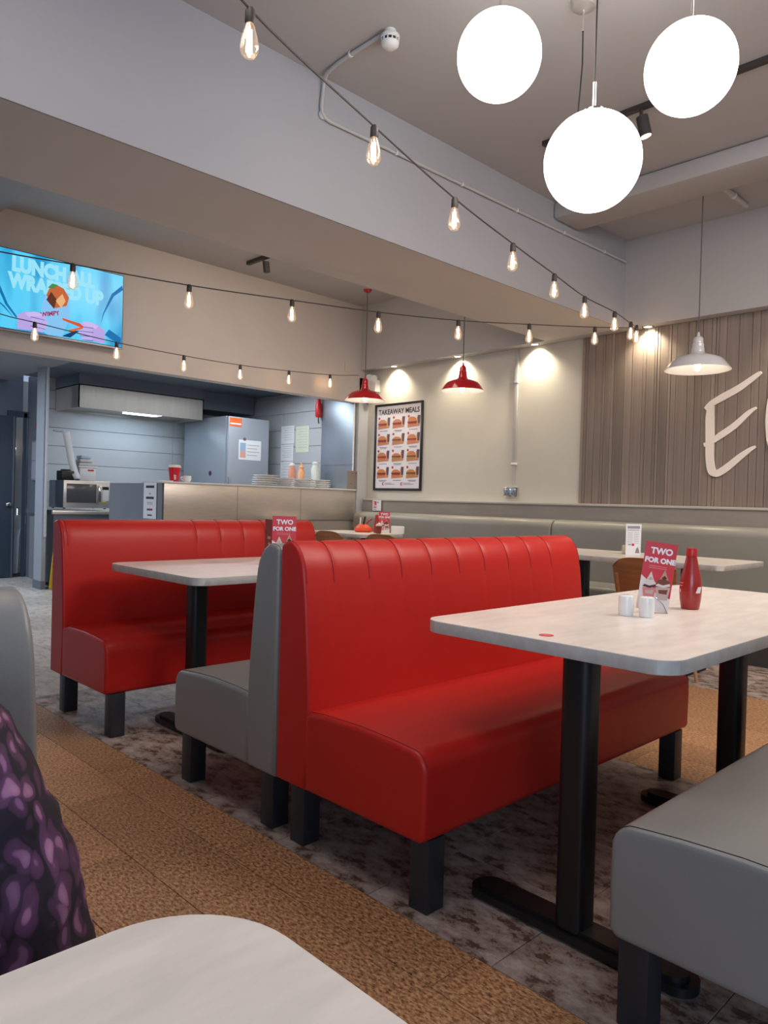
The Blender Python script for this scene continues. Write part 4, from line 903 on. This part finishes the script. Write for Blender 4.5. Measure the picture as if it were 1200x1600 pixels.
sp('wrap_paper', [(-0.17, 0.05), (-0.13, 0.30), (-0.08, 0.42), (0.10, 0.38), (0.11, 0.20), (0.05, 0.02), (-0.08, 0.01)], (130, 190, 235), 3)
sp('wrap_food', [(-0.10, 0.36), (-0.07, 0.44), (-0.02, 0.475), (0.05, 0.45), (0.10, 0.38), (0.08, 0.30), (-0.02, 0.26)], (190, 95, 50), 4)
sp('wrap_food', [(-0.10, 0.32), (-0.06, 0.40), (-0.01, 0.34), (-0.03, 0.25)], (90, 45, 30), 5)
sp('wrap_food', [(-0.02, 0.33), (0.04, 0.40), (0.07, 0.34), (0.03, 0.27)], (225, 170, 120), 5)
sp('wrap_food', [(-0.09, 0.43), (-0.05, 0.475), (0.0, 0.47), (-0.04, 0.43)], (70, 130, 70), 5)
b = text_bm('WIMPY', 0.052, bold=0.002, ext=0.0003); xform(b, TM @ Matrix.Translation((-0.06, 0.185, 0.0032)) @ Matrix.Rotation(0.28, 4, 'Z')).build('screen_text', emis('screen_text_red', (150, 40, 90)), scr, smooth=False)
sk = (178, 160, 220); dk = (70, 55, 110)
def scr_hand(cx, cz, s, flip, name):
    # back of the hand with a thumb and four separate fingers
    f = -1 if flip else 1
    T = lambda pts: [(cx+f*x*s, cz+z*s) for x, z in pts]
    sp(name+'_palm', T([(-0.12, 0.0), (-0.12, 0.12), (-0.05, 0.165), (0.03, 0.16), (0.06, 0.08), (0.05, 0.0)]), sk, 4)
    for k, (z, ln) in enumerate(((0.125, 0.12), (0.085, 0.14), (0.045, 0.13), (0.008, 0.10))):
        sp(name+'_finger', T([(0.0, z), (ln*0.9, z-0.008), (ln, z+0.010), (ln*0.92, z+0.026), (0.0, z+0.030)]), (188, 168, 226), 5)
        sp(name+'_gap', T([(-0.01, z-0.004), (ln*0.9, z-0.012), (ln*0.9, z-0.008), (-0.01, z+0.001)]), dk, 6)
    sp(name+'_thumb', T([(-0.06, 0.15), (0.02, 0.175), (0.09, 0.165), (0.085, 0.145), (-0.03, 0.12)]), (200, 178, 230), 6)
scr_hand(-0.22, 0.02, 1.0, False, 'left_hand'); scr_hand(0.32, 0.02, 1.0, True, 'right_hand')
sp('french_fry', [(0.04, 0.185), (0.20, 0.165), (0.24, 0.14), (0.23, 0.125), (0.05, 0.165)], (205, 85, 45), 7)
sp('french_fry', [(0.10, 0.085), (0.22, 0.135), (0.23, 0.12), (0.11, 0.065)], (215, 100, 55), 8)
sp('sleeve_shadow', [(0.04, 0.02), (0.16, 0.09), (0.20, 0.095), (0.12, 0.02)], (20, 60, 110), 3)

# ================================================================ KITCHEN COUNTER (PASS)
pc = thing('service_counter', 'stainless-faced kitchen service counter with grey end panel', 'counter', (3.70, YK+0.02, 0))
BODY = mat('counter_grey', (0.20, 0.215, 0.24, 1), 0.5)
MB().box(0.0, 0.03, 0, 2.655, 1.22, 1.268).build('body', BODY, pc, smooth=False)
MB().box(0.02, 0, 0.90, 2.655, 0.03, 1.272, 0.003).build('front_panel', STEEL, pc)
MB().box(0.02, 0.010, 0.0, 2.655, 0.03, 0.895).build('lower_panel', LEDGE, pc, smooth=False)
MB().box(-0.01, -0.015, 1.272, 2.655, 0.42, 1.292, 0.004).build('pass_shelf', mat('shelf_white', (0.62, 0.62, 0.62, 1), 0.3), pc)
MB().box(-0.004, 0, 0, 0.0, 1.22, 1.272).build('end_panel', BODY, pc, smooth=False)
for x in (0.9, 1.78): MB().box(x, -0.0015, 0.90, x+0.004, 0.0, 1.27).build('panel_joint', mat('dark_joint', (0.2, 0.18, 0.16, 1), 0.5), pc, smooth=False)  # thin dark line at each joint of the steel front
t = thing('counter_notice', 'white printed notice taped on the grey counter end panel', 'notice', (3.690, 7.27, 0.90))
MB().box(-0.001, -0.15, 0, 0, 0.13, 0.375).build('sheet', PAPER, t, smooth=False)
for z, h_, a, m_ in ((0.32, 0.026, 0.09, INK), (0.255, 0.012, 0.02, GREYINK), (0.205, 0.024, 0.085, INK), (0.165, 0.008, 0.06, flat('faint_ink', (170, 168, 180))), (0.148, 0.008, 0.06, flat('faint_ink', (170, 168, 180))), (0.085, 0.020, 0.06, flat('maroon_ink', (130, 50, 70))), (0.03, 0.014, 0.05, INK)):
    MB().box(-0.002, -0.01-a, z, -0.001, -0.01+a, z+h_).build('printed_line', m_, t, smooth=False)
# plates
def plate_pro():
    return MB().lathe([(0, 0), (0.062, 0), (0.066, 0.003), (0.115, 0.014), (0.120, 0.018), (0.113, 0.017), (0.066, 0.007), (0, 0.006)], seg=32)
pl0 = None
for si, (x, y, n_, s_, lb) in enumerate(((5.13, 7.26, 5, 1.15, 'leftmost and tallest plate stack'), (5.425, 7.26, 4, 0.95, 'second plate stack from the left'), (5.70, 7.26, 4, 0.95, 'third plate stack from the left'), (5.99, 7.26, 4, 0.92, 'rightmost plate stack'))):
    pos = ['bottom', 'second', 'third', 'fourth', 'fifth']
    for k in range(n_):
        if pl0 is None: o = pl0 = plate_pro().build('plate', CERAM)
        else: o = pl0.copy(); COL.objects.link(o)
        o.scale = (s_*1.1, s_*1.1, 1.35); o.location = (x+rp.uniform(-.008, .008), y+rp.uniform(-.008, .008), 1.293+k*0.0255); o.rotation_euler = (0, 0, k)
        pk = 'topmost' if k == n_-1 else pos[k]+(' from bottom' if k else '')
        tag(o, 'white plate, %s of the %s on counter' % (pk, lb), 'plate', 'stacked plates on the counter')
t = thing('paper_cup', 'tall red paper cup with white lid at the left end of the counter', 'cup', (3.94, 7.22, 1.293))
MB().lathe([(0, 0), (0.046, 0), (0.063, 0.155), (0, 0.155)], seg=28).build('cup', mat('cup_red', (0.62, 0.012, 0.03, 1), 0.35), t)
MB().lathe([(0.060, 0.150), (0.068, 0.152), (0.068, 0.160), (0.060, 0.178), (0.050, 0.176), (0, 0.172)], seg=28).build('lid', WHITE, t)
b = text_bm('WIMPY', 0.034, bold=0.001, ext=0.0006, align='LEFT'); a = math.atan2(-7.22, -3.94)+0.25; M = Matrix.Rotation(a+PI/2, 4, 'Z') @ Matrix.Translation((0.006, -0.0575, 0.022)) @ Matrix.Rotation(-0.10, 4, 'X') @ frame((0, 0, 0), (0, 0, 1), (-1, 0, 0)); xform(b, M).build('cup_print', PAPER, t, smooth=False)
t = thing('tea_cup', 'small white cup beside the red paper cup on the counter', 'cup', (4.075, 7.20, 1.293))
MB().lathe([(0, 0), (0.030, 0), (0.046, 0.025), (0.050, 0.070), (0.046, 0.070), (0.040, 0.02), (0, 0.006)], seg=28).build('bowl', CERAM, t)
MB().tube([(-0.048, 0, 0.055), (-0.068, 0, 0.052), (-0.070, 0, 0.032), (-0.042, 0, 0.022)], 0.005, 8).build('handle', CERAM, t)
b = MB().box(-0.06, -0.03, 0, 0.06, 0.06, 0.008, 0.002).build('order_pad', PAPER); b.location = (3.79, 7.10, 1.293); tag(b, 'flat white order pad at the counter corner', 'notepad')
# squeeze bottles
def sq(label, x, y, m, capm, h_=0.20, r=0.034, nozzle=True):
    t = thing('squeeze_bottle', label, 'bottle', (x, y, 1.269), 0, 'squeeze bottles behind the plates')
    MB().lathe([(0, 0), (r, 0), (r, h_*0.82), (r*0.7, h_*0.93), (r*0.66, h_), (0, h_)], seg=24).build('body', m, t)
    MB().lathe([(r*0.75, h_-0.004), (r*0.75, h_+0.018), (r*0.3, h_+0.030)]+([(r*0.14, h_+0.075), (0, h_+0.077)] if nozzle else [(0, h_+0.030)]), seg=20).build('cap', capm, t)
S_PK = flat('bottle_salmon', (214, 150, 128), 0.35); S_OR = flat('bottle_peach', (240, 178, 130), 0.35); S_W = flat('bottle_white', (215, 222, 218), 0.35)
sq('salmon pink squeeze bottle, left of the sauce bottles behind the plates', 5.80, 7.62, S_PK, WHITE, 0.30, 0.050, False)
sq('peach orange squeeze bottle with nozzle, middle of the sauce bottles', 5.98, 7.66, S_OR, S_OR, 0.28, 0.046)
sq('large white squeeze bottle, right of the peach one', 6.16, 7.60, S_W, WHITE, 0.34, 0.055, False)
o = MB().box(-0.025, -0.012, 0, 0.025, 0.0, 0.14, 0.003).build('label_card', PAPER); o.location = (5.735, 7.52, 1.269); tag(o, 'white upright label card in front of the pink bottle', 'card')
b = MB().lathe([(0, 0), (0.04, 0), (0.05, 0.08), (0.046, 0.08), (0.036, 0.006), (0, 0.006)], seg=24).build('small_bowl', CERAM); b.location = (6.255, 7.50, 1.269); tag(b, 'small white bowl right of the white squeeze bottle', 'bowl')
# stainless screen + bracket at the right end
t = thing('steel_screen', 'stainless splash sheet on the right kitchen wall with rippled reflections', 'splash panel', (6.335, 7.02, 1.30))
MB().box(-0.010, 0.04, 0.0, 0.010, 0.67, 1.18, 0.002).build('sheet', mat('blue_steel', (0.36, 0.41, 0.48, 1), 0.38, metal=0.7, bump=0.6, bscale=1.6), t)
MB().box(-0.016, 0.02, 0.06, -0.004, 0.04, 1.18, 0.002).build('edge_trim', WHITE, t)
MB().box(-0.018, 0.03, 0.305, -0.008, 0.66, 0.315).build('lower_seam', STEELD, t, smooth=False)
t = thing('steel_bracket', 'brownish steel reveal plate at the counter right end below the corner', 'bracket', (6.30, YK+0.005, 1.292))
MB().box(-0.10, 0, 0, 0.058, 0.012, 0.23).build('plate', mat('warm_steel', (0.40, 0.35, 0.30, 1), 0.35, metal=0.8), t, smooth=False)
for x, z in ((-0.02, 0.20), (0.04, 0.20), (-0.04, 0.07)): MB().cyl((x, -0.004, z), (x, 0, z), 0.005, seg=10).build('screw', BLACK, t)
MB().box(6.36-6.30, 0, -0.0, 0.22, 0.012, 0.0+0.01).build('lip', CHROME, t, smooth=False)
# papers on the right kitchen wall
FI = flat('faint_ink', (170, 168, 180))
def wallpaper_sheet(name, label, y1, y0, z0, z1, m=PAPER, lines=6):
    t = thing(name, label, 'notice', (6.347, (y0+y1)/2, z0)); wd = y1-y0
    MB().box(-0.002, -wd/2, 0, 0, wd/2, z1-z0).build('sheet', m, t, smooth=False)
    for i in range(lines):
        z = (z1-z0)*(0.9-0.8*i/lines); MB().box(-0.003, -wd*0.38, z-0.004, -0.002, wd*(0.38-0.1*(i % 2)), z).build('text_line', FI, t, smooth=False)
wallpaper_sheet('wall_notice', 'pale blue-white notice at the left of the kitchen wall papers, topmost of three', 8.61, 8.31, 1.92, 2.17)
wallpaper_sheet('wall_notice', 'pale notice on the kitchen wall, middle of the left column of three', 8.61, 8.32, 1.68, 1.91)
wallpaper_sheet('wall_notice', 'pale notice on the kitchen wall, lowest of the left column of three', 8.61, 8.32, 1.38, 1.67)
wallpaper_sheet('wall_notice', 'single yellowish notice on the kitchen wall right of the three pale ones', 8.27, 7.98, 1.79, 2.15, flat('cream_paper', (214, 216, 196), 0.7), 8)
t = thing('fly_flask', 'red cylinder hanging high on the right kitchen wall with a dark hook below', 'dispenser', (6.29, 7.72, 2.24))
MB().lathe([(0, 0), (0.035, 0.0), (0.042, 0.02), (0.042, 0.16), (0.030, 0.20), (0.020, 0.34), (0, 0.35)], seg=24).build('body', mat('flask_red', (0.62, 0.015, 0.02, 1), 0.3), t)
MB().tube([(0, 0, 0), (0, 0, -0.05), (0.01, 0, -0.08)], 0.008, 8).build('hook', BLACK, t)
MB().box(0.03, -0.01, 0.1, 0.07, 0.01, 0.12).build('wall_clip', STEELD, t, smooth=False)
# fridge
t = thing('upright_fridge', 'tall grey-blue steel fridge in the kitchen with stickers', 'fridge', (5.45, 8.60, 0))
FR = mat('fridge_steel', (0.34, 0.37, 0.42, 1), 0.38, metal=0.2)
MB().box(0, 0.03, 0.08, 0.66, 1.12, 2.235, 0.004).build('body', FR, t)
dr = MB().box(0.004, -0.025, 0.12, 0.66, 0.026, 2.230, 0.005).build('door', FR, t)
MB().box(0.012, -0.055, 1.15, 0.030, -0.025, 1.42, 0.003).build('handle', STEELD, dr)
MB().box(0.02, 0.05, 0, 0.62, 1.1, 0.08).build('base', BLACK, t, smooth=False)
MB().box(0.02, -0.028, 2.10, 0.21, -0.025, 2.215).build('orange_sticker', flat('sticker_orange', (235, 110, 50), 0.4), dr, smooth=False)
MB().box(0.03, -0.030, 2.125, 0.20, -0.028, 2.145).build('sticker_band', PAPER, dr, smooth=False)
MB().box(0.17, -0.028, 1.66, 0.53, -0.025, 1.93).build('paper_notice', PAPER, dr, smooth=False)
MB().box(0.19, -0.030, 1.78, 0.28, -0.028, 1.89).build('notice_picture', flat('notice_blue', (150, 180, 205)), dr, smooth=False)
MB().box(0.19, -0.030, 1.69, 0.28, -0.028, 1.78).build('notice_picture', flat('notice_peach', (220, 165, 150)), dr, smooth=False)
for k in range(4): MB().box(0.30, -0.030, 1.86-0.045*k, 0.50-0.03*(k % 2), -0.028, 1.868-0.045*k).build('printed_line', FI, dr, smooth=False)
MB().cyl((0.26, -0.033, 1.94), (0.26, -0.025, 1.94), 0.022, seg=16).build('magnet', flat('magnet', (110, 95, 90)), dr)
MB().cyl((-0.004, 0.40, 1.47), (0.0, 0.40, 1.47), 0.035, seg=20).build('round_badge', flat('badge', (70, 45, 80), 0.4), t)
# extraction hood
t = thing('extractor_hood', 'long stainless extractor hood over the kitchen with blue-white light beneath', 'extractor hood', (3.69, 9.15, 2.20))
def hoodbox():
    b = MB(); W2, D2, Hh = 1.72, 0.74, 0.285
    b.box(0, 0, 0, W2, 0.012, Hh); b.box(0, D2-0.012, 0, W2, D2, Hh); b.box(0, 0, 0, 0.012, D2, Hh); b.box(W2-0.012, 0, 0, W2, D2, Hh); b.box(0, 0, Hh-0.012, W2, D2, Hh); b.box(0.012, 0.012, 0.03, W2-0.012, D2-0.012, 0.04)
    return b
hoodbox().build('canopy', mat('hood_steel', (0.42, 0.40, 0.37, 1), 0.32, metal=0.35, var=0.05, vscale=3, stretch=(6, 1, 1)), t, smooth=False)
MB().box(0.70, 0.06, 0.008, 1.15, 0.30, 0.030).build('lamp_lens', HOODL, t, smooth=False)
MB().box(0.0, -0.005, 0.285, 1.72, 0.74, 0.44).build('upper_casing', DARKP, t, smooth=False)
MB().box(1.72, 0.1, 0.17, 2.62, 0.74, 0.44).build('duct', DARKP, t, smooth=False)
l = bpy.data.lights.new('hood_glow', 'AREA'); l.shape = 'RECTANGLE'; l.size = 1.1; l.size_y = 0.2; l.energy = 4.5; l.color = (0.60, 0.82, 1.0)
lo = bpy.data.objects.new('hood_glow', l); COL.objects.link(lo); lo.parent = t; lo.location = (0.86, 0.36, 0.0)
# wall signs and dispenser on the back wall
t = thing('number_sign', 'small white square sign with a black 3 on the kitchen back wall', 'sign', (5.71, 9.885, 1.905))
MB().box(-0.065, -0.025, 0, 0.065, 0, 0.14, 0.003).build('plate', PAPER, t)
xform(text_bm('3', 0.14, bold=0.003, ext=0.0006), frame((0.01, -0.0258, 0.022), (1, 0, 0), (0, 0, 1))).build('numeral', INK, t, smooth=False)
t = thing('soap_dispenser', 'red and clear hanging dispenser on the kitchen back wall beside the fridge', 'dispenser', (5.66, 9.83, 1.42))
MB().lathe([(0, 0), (0.03, 0.01), (0.068, 0.09), (0.072, 0.16), (0.055, 0.20), (0, 0.20)], seg=20).build('red_body', mat('flask_red', (0.62, 0.015, 0.02, 1), 0.3), t)
MB().lathe([(0.035, 0.19), (0.048, 0.22), (0.045, 0.28), (0.02, 0.31), (0, 0.31)], seg=20).build('clear_top', flat('clear_plastic', (170, 185, 195), 0.2), t)
MB().cyl((0, 0, 0.01), (0, 0, -0.05), 0.014, seg=10).build('nozzle', BLACK, t)
# microwave, its counter, printer
t = thing('side_worktop', 'steel-edged side worktop carrying the microwave, left in the kitchen', 'worktop', (3.36, 9.05, 0))
MB().box(0.04, 0.04, 0.06, 1.90, 0.83, 0.89).build('cabinet', BODY, t, smooth=False)
MB().box(0.0, -0.02, 0.89, 1.95, 0.83, 0.935, 0.003).build('top', STEEL, t)
MB().box(-0.006, -0.02, 0.885, 0.0, 0.83, 0.94).build('side_edge', mat('edge_dark', (0.10, 0.12, 0.15, 1), 0.4), t, smooth=False)
t = thing('microwave', 'steel microwave oven with dark glass door at the left of the kitchen', 'microwave', (3.505, 9.08, 0.955))
MWG = mat('microwave_shell', (0.16, 0.18, 0.21, 1), 0.35, metal=0.6)
MB().box(0, 0.02, 0.012, 0.575, 0.46, 0.345, 0.005).build('shell', MWG, t)
MB().box(0, 0.0, 0.012, 0.575, 0.02, 0.345, 0.003).build('fascia', mat('fascia_steel', (0.62, 0.60, 0.58, 1), 0.35, metal=0.7), t)
MB().box(0.035, -0.004, 0.075, 0.400, 0.001, 0.305, 0.003).build('door_glass', mat('dark_glass', (0.07, 0.075, 0.085, 1), 0.15), t)
MB().box(0.415, -0.035, 0.085, 0.445, -0.004, 0.295, 0.008).build('door_handle', CHROME, t)
MB().box(0.475, -0.003, 0.10, 0.555, 0.001, 0.29, 0.001).build('control_panel', flat('panel_pale', (205, 210, 215), 0.4), t)
MB().box(0.475, -0.004, 0.24, 0.555, -0.001, 0.28, 0.001).build('display', BLACK, t)
MB().box(0.470, -0.005, 0.085, 0.520, -0.002, 0.105).build('yellow_sticker', YEL, t, smooth=False)
for x in (0.03, 0.53):
    for yy in (0.05, 0.40): MB().cyl((x, yy, 0), (x, yy, 0.014), 0.014, seg=10).build('foot', BLACK, t)
t = thing('receipt_printer', 'black receipt printer on the microwave with a long curling paper strip', 'printer', (3.61, 9.30, 1.30))
MB().box(-0.075, -0.08, 0, 0.08, 0.10, 0.12, 0.012).build('body', BLACK, t)
MB().box(-0.05, -0.06, 0.12, 0.05, 0.04, 0.135, 0.006).build('lid', BLACK, t)
b = MB(); g = b.bm; rows = []
for i in range(15):
    u = i/14; x = 0.115-0.17*u**0.85+0.0*u; z = 0.02+0.585*u; yy = -0.09+0.02*math.sin(u*5)
    if i == 14: z -= 0.01
    rows.append((g.verts.new((x-0.045, yy, z)), g.verts.new((x+0.045, yy, z+0.003))))
for a, c in zip(rows, rows[1:]): g.faces.new((a[0], a[1], c[1], c[0]))
po = b.build('paper_strip', PAPER, t); md = po.modifiers.new('s', 'SOLIDIFY'); md.thickness = 0.0012
MB().box(-0.19, -0.10, 0.58, -0.03, -0.075, 0.60, 0.002).build('paper_rail', STEELD, t)
t = thing('plastic_tub', 'white lidded plastic tub with folded cloths on the microwave', 'tub', (3.86, 9.33, 1.30))
MB().box(-0.105, -0.09, 0, 0.105, 0.09, 0.17, 0.02).build('tub', WHITE, t)
MB().box(-0.12, -0.10, 0.165, 0.125, 0.10, 0.185, 0.006).build('lid', WHITE, t)
MB().box(0.0, -0.094, 0.125, 0.075, -0.089, 0.145).build('red_label', REDP, t, smooth=False)
for k in range(3): MB().box(-0.11+0.012*k, -0.09, 0.186+0.045*k, 0.085-0.02*k, 0.09, 0.228+0.045*k, 0.018).build('folded_cloth', flat('cloth_%d' % k, [(205, 200, 200), (214, 206, 200), (188, 205, 222)][k], 0.8), t)

# ================================================================ PASSAGE
t = thing('yellow_sign', 'yellow folded wet-floor board standing behind the farther red bench', 'floor sign', (3.375, 8.93, 0), 0.2)
for s_ in (-1, 1):
    b = MB().box(-0.02, -0.006, 0, 0.20, 0.006, 0.62, 0.004); bmesh.ops.rotate(b.bm, verts=b.bm.verts[:], cent=(0, 0, 0.62), matrix=Matrix.Rotation(s_*0.16, 3, 'X')); b.build('board', YEL, t)
dl = struct('door_1', 2.75, 10.50, 0.01, 3.415, 10.55, 2.14, mat('navy_door', (0.035, 0.055, 0.085, 1), 0.4))
MB().box(3.38, 10.49, 0.01, 3.40, 10.50, 2.14).build('edge_strip', mat('door_edge', (0.12, 0.14, 0.17, 1), 0.3), dl, smooth=False)
MB().box(3.30, 10.46, 0.95, 3.37, 10.50, 1.0, 0.01).build('handle', CHROME, dl)
df = MB(); df.box(3.33, 10.56, 2.14, 3.60, 10.60, 2.22); df.box(3.535, 10.56, 0, 3.575, 10.60, 2.2); df.build('trim_14', mat('frame_navy', (0.05, 0.07, 0.10, 1), 0.4), smooth=False)['kind'] = 'structure'
t = thing('hand_dryer', 'beige hand dryer with lit underside glimpsed through the washroom doorway', 'hand dryer', (3.52, 11.08, 1.40))
MB().box(-0.09, -0.10, 0, 0.06, 0.0, 0.30, 0.02).build('body', flat('dryer_beige', (150, 125, 105), 0.4), t)
MB().box(-0.09, -0.09, 0.33, 0.06, 0.0, 0.36, 0.004).build('lamp', emis('washroom_lamp', (255, 250, 235), 2.0), t)
t = thing('wash_basin', 'white wash basin glimpsed through the washroom doorway', 'basin', (3.55, 10.90, 0.60))
MB().lathe([(0, 0), (0.08, 0.02), (0.15, 0.12), (0.17, 0.22), (0.155, 0.22), (0.10, 0.12), (0, 0.10)], seg=28).build('bowl', CERAM, t)
MB().lathe([(0.05, -0.58), (0.06, -0.1), (0.08, 0.03)], seg=20).build('pedestal', CERAM, t)
MB().tube([(0.05, 0.05, 0.22), (0.05, 0.05, 0.32), (0.03, -0.03, 0.32)], 0.012, 8).build('tap', CHROME, t)
t = thing('notice_board', 'small framed notice on the narrow passage wall by the pillar', 'notice', (3.598, 10.28, 1.30), -PI/2)
MB().box(-0.10, -0.02, 0, 0.08, 0, 0.52, 0.003).build('frame', mat('notice_frame', (0.30, 0.32, 0.35, 1), 0.4), t)
MB().box(-0.08, -0.024, 0.02, 0.06, -0.02, 0.25).build('sheet', FI, t, smooth=False); MB().box(-0.08, -0.024, 0.27, 0.06, -0.02, 0.50).build('sheet', FI, t, smooth=False)
MB().cyl((0.02, -0.01, 0.70), (0.02, 0, 0.70), 0.035, seg=16).build('red_disc', REDP, t)
